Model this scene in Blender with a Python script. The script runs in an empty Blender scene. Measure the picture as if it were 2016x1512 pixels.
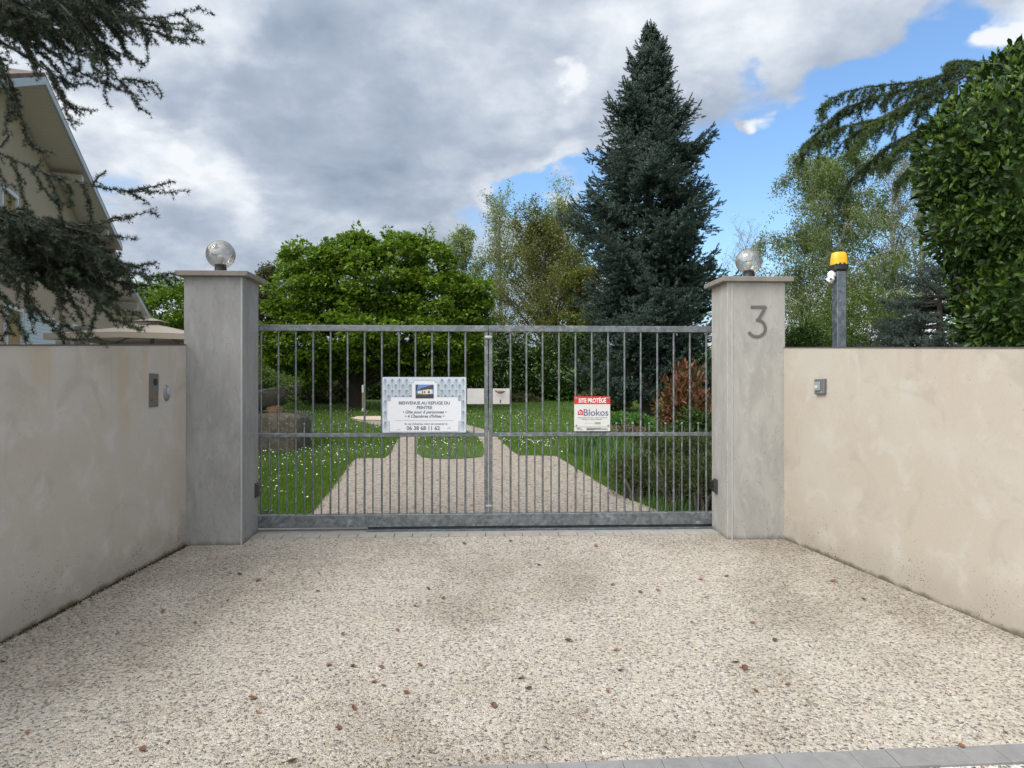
import bpy, bmesh, math, random
import numpy as np
from mathutils import Vector, Matrix
R = math.radians
sc = bpy.context.scene
COL = sc.collection
rnd = random.Random(7)
rs = np.random.RandomState(11)

# ---------------------------------------------------------------- camera
F = 1456.0; H = 1.6; YAW = R(2.6); PIT = math.atan(4 / F); SL = 0.0536   # the ground rises gently towards the garden
cam = bpy.data.cameras.new('camera'); camo = bpy.data.objects.new('camera', cam); COL.objects.link(camo)
camo.location = (0, 0, H); camo.rotation_euler = (R(90) + PIT, 0, -YAW)
cam.sensor_width = 36; cam.lens = F / 2016 * 36; cam.clip_end = 3000; cam.clip_start = 0.05
sc.camera = camo
CAM = np.array([0, 0, H])
def ray(px, py):
    u = (px - 1008) / F; v = (756 - py) / F
    d = np.array([u, math.cos(PIT) - v * math.sin(PIT), math.sin(PIT) + v * math.cos(PIT)])
    c, s = math.cos(YAW), math.sin(YAW)
    return np.array([c * d[0] + s * d[1], -s * d[0] + c * d[1], d[2]])
def gnd(px, py, dz=0.0):
    d = ray(px, py); t = (-H + dz) / (d[2] - SL * d[1]); return CAM + d * t
def at(px, py, Y):
    d = ray(px, py); return CAM + d * (Y / d[1])
def on_plane(px, py, p, n):
    d = ray(px, py); return CAM + d * (np.dot(p - CAM, n) / np.dot(d, n))
def gz(y): return SL * y

# ---------------------------------------------------------------- node helper
class NT:
    def __init__(s, tree): s.t = tree; tree.nodes.clear()
    def n(s, typ, ins=None, **kw):
        nd = s.t.nodes.new(typ)
        for k, v in kw.items(): setattr(nd, k, v)
        for k, v in (ins or {}).items():
            sock = nd.inputs[k]
            if isinstance(v, bpy.types.NodeSocket): s.t.links.new(v, sock)
            else:
                if isinstance(v, (tuple, list)) and len(v) == 3 and sock.type == 'RGBA': v = (*v, 1)
                sock.default_value = v
        return nd
    def math(s, op, a, b=0.0, c=0.0, clamp=False):
        return s.n('ShaderNodeMath', {0: a, 1: b, 2: c}, operation=op, use_clamp=clamp).outputs[0]
    def ramp(s, f, stops, interp='LINEAR'):
        nd = s.n('ShaderNodeValToRGB', {0: f}); cr = nd.color_ramp; cr.interpolation = interp
        while len(cr.elements) > 1: cr.elements.remove(cr.elements[-1])
        cr.elements[0].position = stops[0][0]; cr.elements[0].color = c4(stops[0][1])
        for p, c in stops[1:]:
            e = cr.elements.new(p); e.color = c4(c)
        return nd.outputs[0]
    def mix(s, f, a, b, bt='MIX'):
        nd = s.n('ShaderNodeMix', data_type='RGBA', blend_type=bt)
        for i, v in ((0, f), (6, a), (7, b)):
            if isinstance(v, bpy.types.NodeSocket): s.t.links.new(v, nd.inputs[i])
            else: nd.inputs[i].default_value = v if i == 0 else c4(v)
        return nd.outputs[2]
    def noise(s, vec, scale, detail=4, rough=0.55, dist=0.0):
        return s.n('ShaderNodeTexNoise', {'Vector': vec, 'Scale': scale, 'Detail': detail, 'Roughness': rough, 'Distortion': dist}).outputs[0]
    def remap(s, v, a, b, c=0.0, d=1.0):
        return s.n('ShaderNodeMapRange', {0: v, 1: a, 2: b, 3: c, 4: d}, interpolation_type='SMOOTHSTEP').outputs[0]
def c4(c):
    if isinstance(c, (int, float)): return (c, c, c, 1)
    return (*c, 1) if len(c) == 3 else c

# ---------------------------------------------------------------- world
SUN_EL, SUN_AZ = R(48), R(-122)     # azimuth from +Y, clockwise: left and a little behind the viewer
w = bpy.data.worlds.new('World'); sc.world = w; w.use_nodes = True
T = NT(w.node_tree)
tc = T.n('ShaderNodeTexCoord').outputs['Generated']
sky = T.n('ShaderNodeTexSky', sky_type='NISHITA', sun_disc=False, sun_elevation=SUN_EL, sun_rotation=SUN_AZ)
sky.air_density = 1.2; sky.dust_density = 0.6; sky.ozone_density = 2.0
T.t.links.new(tc, sky.inputs[0])
sep = T.n('ShaderNodeSeparateXYZ', {0: tc})
zz = T.math('ADD', T.math('MAXIMUM', sep.outputs[2], 0.0), 0.34)
pv = T.n('ShaderNodeCombineXYZ', {0: T.math('DIVIDE', sep.outputs[0], zz), 1: T.math('DIVIDE', sep.outputs[1], zz), 2: 0.3}).outputs[0]
big = T.noise(pv, 1.1, 3, 0.5, 0.3)
mid = T.noise(pv, 3.6, 9, 0.56, 0.25)
fine = T.noise(pv, 12, 8, 0.58, 0.2)
wn = T.n('ShaderNodeTexNoise', {'Vector': pv, 'Scale': 4.0, 'Detail': 5.0, 'Roughness': .52}).outputs[1]
woff = T.n('ShaderNodeVectorMath', {0: T.n('ShaderNodeVectorMath', {0: wn, 1: (.5, .5, .5)}, operation='SUBTRACT').outputs[0], 3: .30}, operation='SCALE').outputs[0]
tw = T.n('ShaderNodeVectorMath', {0: T.n('ShaderNodeVectorMath', {0: tc, 1: woff}, operation='ADD').outputs[0]}, operation='NORMALIZE').outputs[0]
def blob(px, py, rad, amp):      # a patch of sky round a direction; positive = more cloud
    d = ray(px, py); d = d / np.linalg.norm(d)
    dt = T.n('ShaderNodeVectorMath', {0: tw, 1: tuple(d)}, operation='DOT_PRODUCT').outputs['Value']
    return T.math('MULTIPLY', T.remap(dt, math.cos(R(rad)), 1.0), amp)
cover = T.math('ADD', 0.72, T.math('MULTIPLY', T.math('SUBTRACT', mid, 0.5), 2.3))
cover = T.math('ADD', cover, T.math('MULTIPLY', T.math('SUBTRACT', fine, 0.5), 1.1))
for b in ((1480, 350, 11, -2.2), (1600, 290, 10, -1.6), (1560, 440, 9, -1.2), (1880, 170, 8, -2.6), (1800, 170, 4, -1.0), (1960, 330, 16, -2.0),
          (1130, 445, 5, -2.2), (940, 465, 3.4, -1.8), (265, 330, 3.5, -1.1), (240, 335, 1.6, -.4), (1200, 480, 5, -1.0), (560, 500, 2.5, -.9), (1050, 420, 3, -1.0), (1640, 45, 5, -.45), (1380, 160, 1.5, -.4),
          (500, 200, 30, 1.2), (950, 130, 18, .9), (1250, 100, 16, 1.0), (1480, 110, 9, 1.6), (1640, 110, 6, 2.4), (1700, 10, 5, 1.6), (1930, 62, 3.2, 3.2), (1980, -30, 3, 1.5), (1475, 272, 2.4, 1.9), (1450, 290, 1.4, .8),
          (1490, 455, 3.6, 2.4), (1420, 265, 1.6, 1.6), (1700, 330, 3, .9), (1560, 330, 2.2, .8), (200, 500, 14, .4), (1760, 640, 9, 1.3), (1590, 600, 5, 1.2)):
    cover = T.math('ADD', cover, blob(*b))
mask = T.remap(cover, -0.45, 1.15)
lum = T.math('ADD', 0.47, T.math('MULTIPLY', T.math('SUBTRACT', big, 0.5), 1.1))
lum = T.math('ADD', lum, T.math('MULTIPLY', T.math('SUBTRACT', mid, 0.5), 1.35))
lum = T.math('ADD', lum, T.math('MULTIPLY', T.math('SUBTRACT', fine, 0.5), 0.6))
for b in ((640, 190, 10, -.22), (780, 400, 5, -.24), (1180, 230, 8, -.12), (380, 150, 3.5, -.15), (330, 430, 5, -.18), (600, 480, 5, -.1), (430, 30, 7, .24), (150, 330, 9, .25),
          (400, 390, 6, .28), (1240, 60, 5, .28), (1450, 30, 5, .16), (1120, 170, 3, .22), (1930, 60, 4, .7), (1475, 272, 2.2, .5), (1110, 150, 1.6, .3), (470, 70, 3, .2), (820, 110, 3, .12), (1130, 350, 3, .25), (1030, 390, 3, .2), (250, 300, 5, .2), (1500, 452, 3, .5), (1700, 640, 14, .4), (1000, 380, 4, .12)):
    lum = T.math('ADD', lum, blob(*b))
ccol = T.ramp(lum, [(0.0, (.27, .335, .43)), (.36, (.375, .44, .54)), (.58, (.49, .545, .635)), (.80, (.64, .69, .755)), (1.0, (.80, .83, .87))])
# brighter cloud round the veiled sun, behind the viewer
sd = Vector((math.sin(SUN_AZ) * math.cos(SUN_EL), math.cos(SUN_AZ) * math.cos(SUN_EL), math.sin(SUN_EL)))
dt = T.n('ShaderNodeVectorMath', {0: tc, 1: tuple(sd)}, operation='DOT_PRODUCT').outputs['Value']
glow = T.math('MULTIPLY', T.remap(dt, 0.15, 1.0), 2.5)
ccol = T.mix(T.math('MULTIPLY', T.remap(sep.outputs[1], .25, -.35), .45), ccol, (.58, .56, .535))
ccol = T.n('ShaderNodeVectorMath', {0: ccol, 1: T.n('ShaderNodeVectorMath', {0: (1.0, .955, .885), 3: glow}, operation='SCALE').outputs[0]}, operation='ADD').outputs[0]
blue = T.n('ShaderNodeBackground', {0: T.n('ShaderNodeVectorMath', {0: sky.outputs[0], 1: (.86, 1.03, 1.20)}, operation='MULTIPLY').outputs[0], 1: 0.15})
clo = T.n('ShaderNodeBackground', {0: ccol, 1: 1.0})
ms = T.n('ShaderNodeMixShader', {0: mask, 1: blue.outputs[0], 2: clo.outputs[0]})
T.n('ShaderNodeOutputWorld', {0: ms.outputs[0]})

sun = bpy.data.lights.new('sun', 'SUN'); suno = bpy.data.objects.new('sun', sun); COL.objects.link(suno)
sun.energy = 1.7; sun.angle = R(25); sun.color = (1, .96, .90)
suno.rotation_euler = sd.to_track_quat('Z', 'Y').to_euler(); suno.location = (-8, -6, 12)
vs = sc.view_settings; vs.view_transform = 'Standard'; vs.look = 'None'; vs.gamma = 1; vs.exposure = 0.20

# ---------------------------------------------------------------- object helpers
def tag(o, label=None, cat=None, group=None, kind=None):
    if label: o['label'] = label
    if cat: o['category'] = cat
    if group: o['group'] = group
    if kind: o['kind'] = kind
    return o
def thing(name, label, cat, loc=(0, 0, 0), rz=0.0, group=None):
    o = bpy.data.objects.new(name, None); COL.objects.link(o); o.location = Vector([float(v) for v in loc]); o.rotation_euler.z = rz
    o.empty_display_size = .1
    return tag(o, label, cat, group)
def link(name, me, mat=None, parent=None):
    if mat: me.materials.append(mat)
    o = bpy.data.objects.new(name, me); COL.objects.link(o)
    if parent is not None:
        o.parent = parent
        # geometry below is written in world space; bring it into the parent's frame
        me.transform((Matrix.Translation(parent_loc(parent)) @ Matrix.Rotation(parent_rz(parent), 4, 'Z')).inverted())
    return o
def parent_loc(p):
    l = Vector(p.location)
    return l if p.parent is None else parent_loc(p.parent) + l
def parent_rz(p):
    return p.rotation_euler.z + (0 if p.parent is None else parent_rz(p.parent))
class MB:
    """collects shapes in world space, build() makes ONE mesh object"""
    def __init__(s): s.v = []; s.f = []
    def add(s, vs_, fs_):
        b = len(s.v); s.v += [tuple(float(c) for c in v) for v in vs_]; s.f += [tuple(i + b for i in f) for f in fs_]; return s
    def box(s, x0, x1, y0, y1, z0, z1):
        return s.add([(x0, y0, z0), (x1, y0, z0), (x1, y1, z0), (x0, y1, z0), (x0, y0, z1), (x1, y0, z1), (x1, y1, z1), (x0, y1, z1)],
                     [(0, 3, 2, 1), (4, 5, 6, 7), (0, 1, 5, 4), (1, 2, 6, 5), (2, 3, 7, 6), (3, 0, 4, 7)])
    def prism(s, bottom, top):
        n = len(bottom)
        return s.add(list(bottom) + list(top), [tuple(range(n))[::-1], tuple(range(n, 2 * n))] + [(i, (i + 1) % n, n + (i + 1) % n, n + i) for i in range(n)])
    def obox(s, o, ex, ey, ez, x0, x1, y0, y1, z0, z1):
        o, ex, ey, ez = [np.array(a, float) for a in (o, ex, ey, ez)]
        q = [o + ex * x + ey * y + ez * z for z in (z0, z1) for x, y in ((x0, y0), (x1, y0), (x1, y1), (x0, y1))]
        return s.prism(q[:4], q[4:])
    def lathe(s, c, prof, n=24, ax='Z'):
        vs_ = []; fs_ = []
        for r, h in prof:
            for i in range(n):
                a = 2 * math.pi * i / n
                if ax == 'Z': vs_.append((c[0] + r * math.cos(a), c[1] + r * math.sin(a), c[2] + h))
                elif ax == 'Y': vs_.append((c[0] + r * math.cos(a), c[1] + h, c[2] + r * math.sin(a)))
                else: vs_.append((c[0] + h, c[1] + r * math.cos(a), c[2] + r * math.sin(a)))
        m = len(prof)
        for j in range(m - 1):
            for i in range(n):
                fs_.append((j * n + i, j * n + (i + 1) % n, (j + 1) * n + (i + 1) % n, (j + 1) * n + i))
        fs_.append(tuple(range(n))[::-1]); fs_.append(tuple(range((m - 1) * n, m * n)))
        return s.add(vs_, fs_)
    def tube(s, pts, rad, n=6):
        pts = [Vector([float(c) for c in p]) for p in pts]; vs_ = []; fs_ = []
        for k, p in enumerate(pts):
            d = (pts[min(k + 1, len(pts) - 1)] - pts[max(k - 1, 0)]).normalized()
            a = d.cross(Vector((0.31, .2, .93))).normalized(); b = d.cross(a)
            r = rad[k] if isinstance(rad, (list, tuple)) else rad
            for i in range(n):
                t = 2 * math.pi * i / n; vs_.append(p + a * (r * math.cos(t)) + b * (r * math.sin(t)))
        for k in range(len(pts) - 1):
            for i in range(n): fs_.append((k * n + i, k * n + (i + 1) % n, (k + 1) * n + (i + 1) % n, (k + 1) * n + i))
        fs_.append(tuple(range(n))[::-1]); fs_.append(tuple(range((len(pts) - 1) * n, len(pts) * n)))
        return s.add(vs_, fs_)
    def build(s, name, mat, parent=None, smooth=False, bevel=0.0, seg=1):
        me = bpy.data.meshes.new(name); me.from_pydata(s.v, [], s.f)
        bm = bmesh.new(); bm.from_mesh(me); bmesh.ops.recalc_face_normals(bm, faces=bm.faces)
        if bevel: bmesh.ops.bevel(bm, geom=list(bm.edges), offset=bevel, segments=seg, affect='EDGES', profile=.5)
        bm.to_mesh(me); bm.free()
        if smooth:
            for p in me.polygons: p.use_smooth = True
            try: me.set_sharp_from_angle(angle=R(40))
            except Exception: pass
        return link(name, me, mat, parent)
def np_mesh(name, V, Fc, mat, parent=None, smooth=False):
    V = np.asarray(V, np.float32); Fc = np.asarray(Fc, np.int32); k = Fc.shape[1]
    me = bpy.data.meshes.new(name); me.vertices.add(len(V)); me.vertices.foreach_set('co', V.ravel())
    me.loops.add(Fc.size); me.loops.foreach_set('vertex_index', Fc.ravel())
    me.polygons.add(len(Fc)); me.polygons.foreach_set('loop_start', np.arange(0, Fc.size, k, dtype=np.int32))
    me.polygons.foreach_set('loop_total', np.full(len(Fc), k, np.int32))
    me.update(calc_edges=True)
    if smooth: me.polygons.foreach_set('use_smooth', np.ones(len(Fc), bool))
    return link(name, me, mat, parent)
def unit(a): return a / np.maximum(np.linalg.norm(a, axis=-1, keepdims=True), 1e-9)
def stamp(TV, TF, P, D, size, N=None, wide=None):
    """copies of a template (long axis +Z) at P pointing along D"""
    n = len(P); D = unit(D)
    if N is None: N = rs.normal(size=(n, 3))
    B = unit(np.cross(D, N)); N2 = np.cross(B, D)
    size = np.broadcast_to(np.asarray(size, float), (n,))[:, None, None]
    TV = np.asarray(TV, float); TF = np.asarray(TF)
    V = (TV[None, :, 0, None] * B[:, None, :] + TV[None, :, 1, None] * N2[:, None, :] + TV[None, :, 2, None] * D[:, None, :]) * size + P[:, None, :]
    Fc = TF[None] + (np.arange(n) * len(TV))[:, None, None]
    return V.reshape(-1, 3), Fc.reshape(-1, TF.shape[1])
LEAF_V = [(0, 0, 0), (-.32, .07, .5), (0, -.03, 1), (.32, .07, .5)]; LEAF_F = [(0, 2, 1), (0, 3, 2)]
def blade_leaf(wd=.22, fold=.05, bend=-.12):
    V = [(0, 0, 0), (-wd * .85, fold, .3), (-wd * .8, fold + bend * .4, .68), (0, bend, 1), (wd * .8, fold + bend * .4, .68), (wd * .85, fold, .3), (0, 0, .3), (0, bend * .4, .68)]
    return V, [(0, 6, 1), (0, 5, 6), (6, 7, 2), (6, 2, 1), (5, 4, 7), (5, 7, 6), (7, 3, 2), (4, 3, 7)]
def needles(n, length, width, spread, along, seed=1, up=0.0):
    """a shoot of n needles along +Z; unit is metres"""
    r = random.Random(seed); V = []; Fc = []
    for i in range(n):
        t = along * (i + .5) / n; a = 2.399 * i + r.uniform(-.3, .3); sp = spread * r.uniform(.75, 1.2)
        l = length * r.uniform(.75, 1.15) * (1 - .45 * (t / max(along, 1e-6)) ** 3 if along > length else 1)
        d = Vector((math.cos(a) * math.sin(sp), math.sin(a) * math.sin(sp), math.cos(sp)))
        sd_ = d.cross(Vector((0, 0, 1))).normalized() * width / 2
        b = len(V); o = Vector((0, 0, t))
        V += [tuple(o + sd_), tuple(o - sd_), tuple(o + d * l)]; Fc.append((b, b + 1, b + 2))
    return V, Fc
def combine(parts):
    Vs = []; Fs = []; b = 0
    for V, Fc in parts:
        Vs.append(V); Fs.append(np.asarray(Fc) + b); b += len(V)
    return np.concatenate(Vs), np.concatenate(Fs)
def tubes(polys, n=5):
    """many tapered polylines -> arrays (quads)"""
    Vs = []; Fs = []; b = 0
    for pts, rad in polys:
        pts = np.asarray(pts, float); m = len(pts)
        d = np.empty_like(pts); d[1:-1] = pts[2:] - pts[:-2] if m > 2 else 0; d[0] = pts[1] - pts[0]; d[-1] = pts[-1] - pts[-2]
        d = unit(d); a = unit(np.cross(d, [.31, .2, .93])); c = np.cross(d, a)
        t = np.arange(n) * 2 * math.pi / n
        V = pts[:, None] + (a[:, None] * np.cos(t)[None, :, None] + c[:, None] * np.sin(t)[None, :, None]) * np.asarray(rad, float)[:, None, None]
        Vs.append(V.reshape(-1, 3))
        k, i = np.meshgrid(np.arange(m - 1), np.arange(n), indexing='ij')
        Fs.append(np.stack([k * n + i, k * n + (i + 1) % n, (k + 1) * n + (i + 1) % n, (k + 1) * n + i], -1).reshape(-1, 4) + b); b += m * n
    return np.concatenate(Vs), np.concatenate(Fs)

# ---------------------------------------------------------------- materials
def new_mat(name):
    m = bpy.data.materials.new(name); m.use_nodes = True; return m, NT(m.node_tree)
def principled(T, **kw):
    return T.n('ShaderNodeBsdfPrincipled', {k.replace('_', ' '): v for k, v in kw.items()})
def finish(T, p, bump=None, strength=.3, dist=.01):
    if bump is not None:
        b = T.n('ShaderNodeBump', {'Strength': strength, 'Distance': dist, 'Height': bump}); T.t.links.new(b.outputs[0], p.inputs['Normal'])
    T.n('ShaderNodeOutputMaterial', {0: p.outputs[0]})
def plain(name, col, rough=.6, metal=0.0, var=.12, scale=20, bump=.1):
    m, T = new_mat(name); g = T.n('ShaderNodeNewGeometry').outputs['Position']
    f = T.noise(g, scale, 4)
    c = T.mix(f, tuple(x * (1 - var) for x in col), tuple(min(1, x * (1 + var)) for x in col))
    p = principled(T, Base_Color=c, Roughness=rough, Metallic=metal); finish(T, p, f, bump, .003); return m
def foliage(name, c0, c1, c2=None, rough=.5, transl=.3, clump=1.2, spec=.3):
    m, T = new_mat(name); g = T.n('ShaderNodeNewGeometry')
    f = T.math('ADD', T.math('MULTIPLY', g.outputs['Random Per Island'], .65), T.math('MULTIPLY', T.noise(g.outputs['Position'], clump, 2), .55))
    c = T.ramp(f, [(.15, c0), (.6, c1), (.95, c2 or c1)])
    p = principled(T, Base_Color=c, Roughness=rough); p.inputs['Specular IOR Level'].default_value = spec
    if transl:
        t = T.n('ShaderNodeBsdfTranslucent', {0: T.mix(.5, c, (c1[0] * 1.5, c1[1] * 1.6, c1[2] * .6), 'MIX')})
        s_ = T.n('ShaderNodeMixShader', {0: transl, 1: p.outputs[0], 2: t.outputs[0]}); T.n('ShaderNodeOutputMaterial', {0: s_.outputs[0]})
    else: finish(T, p)
    return m

def gravel_mat(name, scale, base, stones, mortar_amt=.5, patch=.5, bump=.9, speck=1.0, vary=1.1):
    m, T = new_mat(name); g = T.n('ShaderNodeNewGeometry').outputs['Position']
    wob = T.n('ShaderNodeVectorMath', {0: g, 1: T.n('ShaderNodeVectorMath', {0: T.n('ShaderNodeTexNoise', {'Vector': g, 'Scale': scale * .9, 'Detail': 2.0}).outputs[1], 3: .9 / scale}, operation='SCALE').outputs[0]}, operation='ADD').outputs[0]
    v = T.n('ShaderNodeTexVoronoi', {'Vector': wob, 'Scale': scale, 'Randomness': 1.0})
    v2 = T.n('ShaderNodeTexVoronoi', {'Vector': wob, 'Scale': scale * 1.9, 'Randomness': 1.0})
    e = T.n('ShaderNodeTexVoronoi', {'Vector': wob, 'Scale': scale, 'Randomness': 1.0}, feature='DISTANCE_TO_EDGE').outputs[0]
    rr = T.n('ShaderNodeSeparateColor', {0: v.outputs['Color']}); r1, r2, r3 = rr.outputs[0], rr.outputs[1], rr.outputs[2]
    q1 = T.n('ShaderNodeSeparateColor', {0: v2.outputs['Color']}).outputs[0]
    st = T.ramp(r1, stones, 'CONSTANT')
    st = T.mix(T.math('MULTIPLY', T.remap(q1, .2, .8), .5), st, T.mix(.5, st, (.62, .58, .50)))
    big_ = T.noise(g, .55, 3, .6); md = T.noise(g, 2.3, 4, .6); blot = T.noise(g, 14, 3, .6)
    # where laitance covers the pebbles they show less
    show = T.math('MULTIPLY', T.remap(e, .04, .16), T.remap(T.math('ADD', r2, T.math('MULTIPLY', T.math('SUBTRACT', md, .5), vary)), mortar_amt - .2, mortar_amt + .2))
    mort = T.mix(blot, tuple(b * .84 for b in base), tuple(min(1, b * 1.08) for b in base))
    c = T.mix(show, mort, st)
    dirt = T.math('MULTIPLY', T.remap(T.math('ADD', T.math('MULTIPLY', big_, .72), T.math('MULTIPLY', md, .28)), .44, .62), patch)
    c = T.mix(dirt, c, (.62, .60, .56), 'MULTIPLY')
    gapd = T.math('MULTIPLY', T.remap(T.noise(g, scale * .8, 3, .7), .52, .66), .55 * speck)
    c = T.mix(gapd, c, (.22, .20, .17), 'MULTIPLY')
    p = principled(T, Base_Color=c, Roughness=.85)
    hgt = T.math('ADD', T.math('MULTIPLY', T.remap(e, 0, .35), T.math('ADD', .4, T.math('MULTIPLY', r3, .6))), T.math('MULTIPLY', T.noise(g, scale * 2.5, 3), .5))
    finish(T, p, hgt, bump, .009); return m
M = {}
M['drive'] = gravel_mat('exposed_aggregate', 70, (.475, .443, .385), [(0, (.54, .49, .41)), (.16, (.31, .265, .21)), (.3, (.48, .41, .32)), (.44, (.17, .145, .12)), (.56, (.60, .55, .48)), (.68, (.37, .34, .31)), (.8, (.50, .37, .25)), (.9, (.10, .085, .07))], .14, .72, speck=1.7)
M['path'] = gravel_mat('path_aggregate', 30, (.31, .275, .235), [(0, (.34, .29, .23)), (.25, (.20, .16, .125)), (.5, (.33, .28, .235)), (.7, (.12, .10, .085)), (.85, (.28, .21, .15))], .22, .0, speck=1.35, vary=.2)
M['sand'] = gravel_mat('pale_gravel', 50, (.74, .62, .47), [(0, (.7, .58, .44)), (.5, (.6, .5, .38))], .5, .2)
M['street'] = gravel_mat('street_chippings', 55, (.62, .60, .57), [(0, (.68, .66, .63)), (.3, (.10, .10, .10)), (.5, (.5, .45, .42)), (.7, (.06, .06, .06)), (.85, (.45, .30, .26))], .2, .2)

def wall_mat(name, base, warm, pale, stainx):
    m, T = new_mat(name); tco = T.n('ShaderNodeTexCoord').outputs['Object']; g = T.n('ShaderNodeNewGeometry').outputs['Position']
    sp = T.n('ShaderNodeSeparateXYZ', {0: g})
    h = T.math('SUBTRACT', sp.outputs[2], T.math('MULTIPLY', sp.outputs[1], SL))     # height above the ground
    a = T.noise(g, 1.5, 5, .55, .6); b = T.noise(g, 4.5, 6, .6, .3); f = T.noise(g, 60, 3, .6)
    c = T.mix(T.remap(a, .32, .66), warm, base)
    c = T.mix(T.math('MULTIPLY', T.remap(b, .5, .68), .7), c, pale)
    c = T.mix(T.math('MULTIPLY', T.remap(T.noise(g, 2.7, 4, .5, 1.2), .56, .70), .45), c, tuple(x * .80 for x in warm))
    stv = T.n('ShaderNodeVectorMath', {0: g, 1: (7, 7, .7)}, operation='MULTIPLY').outputs[0]
    streak = T.math('MULTIPLY', T.remap(T.noise(stv, 1.0, 3, .5, .3), .60, .72), T.math('MULTIPLY', T.remap(h, .9, 1.62), .55))
    c = T.mix(streak, c, (.37, .30, .21))
    # run-off stains under the coping
    for y0, wd, ln, am in stainx:
        d = T.math('ABSOLUTE', T.math('SUBTRACT', T.math('ADD', sp.outputs[1], T.math('MULTIPLY', T.math('SUBTRACT', b, .5), .10)), y0))
        k = T.math('MULTIPLY', T.remap(d, wd, wd * .25), T.math('MULTIPLY', T.remap(h, 1.6 - ln, 1.6 - ln * .3), am))
        c = T.mix(k, c, (.42, .33, .22))
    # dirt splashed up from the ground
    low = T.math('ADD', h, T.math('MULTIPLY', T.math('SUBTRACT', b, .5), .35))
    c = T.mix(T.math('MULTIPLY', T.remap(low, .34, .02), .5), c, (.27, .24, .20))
    vs_ = T.n('ShaderNodeTexVoronoi', {'Vector': g, 'Scale': 75.0}); spr = T.n('ShaderNodeSeparateColor', {0: vs_.outputs['Color']}).outputs[0]
    dens = T.math('MULTIPLY', T.remap(low, .55, .02), T.remap(T.noise(g, 3.1, 3), .35, .62))
    dots = T.remap(T.math('ADD', T.noise(g, 95, 2, .5), T.math('MULTIPLY', dens, .13)), .735, .765)
    c = T.mix(T.math('MULTIPLY', dots, .85), c, (.035, .033, .03))
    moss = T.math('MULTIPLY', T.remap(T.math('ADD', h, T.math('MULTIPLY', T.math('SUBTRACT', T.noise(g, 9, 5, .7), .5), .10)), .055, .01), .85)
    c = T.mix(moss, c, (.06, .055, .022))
    c = T.mix(T.math('MULTIPLY', T.remap(f, .5, .75), .10), c, (.2, .19, .17))
    p = principled(T, Base_Color=c, Roughness=.88); finish(T, p, T.math('ADD', f, T.math('MULTIPLY', b, 1.6)), .25, .004); return m
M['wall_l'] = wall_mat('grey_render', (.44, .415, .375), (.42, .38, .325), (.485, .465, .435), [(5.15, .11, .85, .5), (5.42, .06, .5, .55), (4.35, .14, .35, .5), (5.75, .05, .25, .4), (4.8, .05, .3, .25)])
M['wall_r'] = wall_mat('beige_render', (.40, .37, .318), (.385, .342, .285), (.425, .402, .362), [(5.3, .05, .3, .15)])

def concrete(name, base, vertical=True, pores=True, warm=(.42, .40, .37)):
    m, T = new_mat(name); g = T.n('ShaderNodeNewGeometry').outputs['Position']
    sp = T.n('ShaderNodeSeparateXYZ', {0: g})
    stv = T.n('ShaderNodeVectorMath', {0: g, 1: (1, 1, .35)}, operation='MULTIPLY').outputs[0]
    a = T.noise(stv, 5, 6, .6, .8); b = T.noise(stv, 16, 6, .65, 1.2); s_ = T.noise(T.n('ShaderNodeVectorMath', {0: g, 1: (40, 40, 1.5)}, operation='MULTIPLY').outputs[0], 1, 3, .5)
    c = T.mix(T.remap(a, .3, .7), tuple(x * .86 for x in base), tuple(x * 1.10 for x in base))
    c = T.mix(T.math('MULTIPLY', T.remap(b, .52, .70), .45), c, tuple(x * 1.35 for x in base))
    c = T.mix(T.math('MULTIPLY', T.remap(b, .46, .34), .4), c, tuple(x * .68 for x in base))
    c = T.mix(T.math('MULTIPLY', T.math('SUBTRACT', s_, .35), .12, clamp=True), c, warm)
    if pores:
        v = T.n('ShaderNodeTexVoronoi', {'Vector': g, 'Scale': 42.0}); r_ = T.n('ShaderNodeSeparateColor', {0: v.outputs['Color']}).outputs[0]
        h = T.math('SUBTRACT', sp.outputs[2], T.math('MULTIPLY', sp.outputs[1], SL))
        d = T.math('MULTIPLY', T.remap(v.outputs['Distance'], .20, .10), T.math('LESS_THAN', r_, T.remap(h, 1.5, .1, .02, .30)))
        c = T.mix(T.math('MULTIPLY', d, .8), c, (.05, .05, .045))
        c = T.mix(T.math('MULTIPLY', T.remap(T.math('ADD', h, T.math('MULTIPLY', b, .06)), .09, .03), .65), c, (.05, .05, .04))
    p = principled(T, Base_Color=c, Roughness=.72); finish(T, p, b, .2, .004); return m
M['conc_l'] = concrete('pillar_concrete', (.265, .265, .26)); M['conc_r'] = concrete('pillar_concrete_pale', (.32, .312, .29))
M['cap'] = concrete('cap_stone', (.20, .185, .16), pores=False, warm=(.3, .27, .23))
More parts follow.
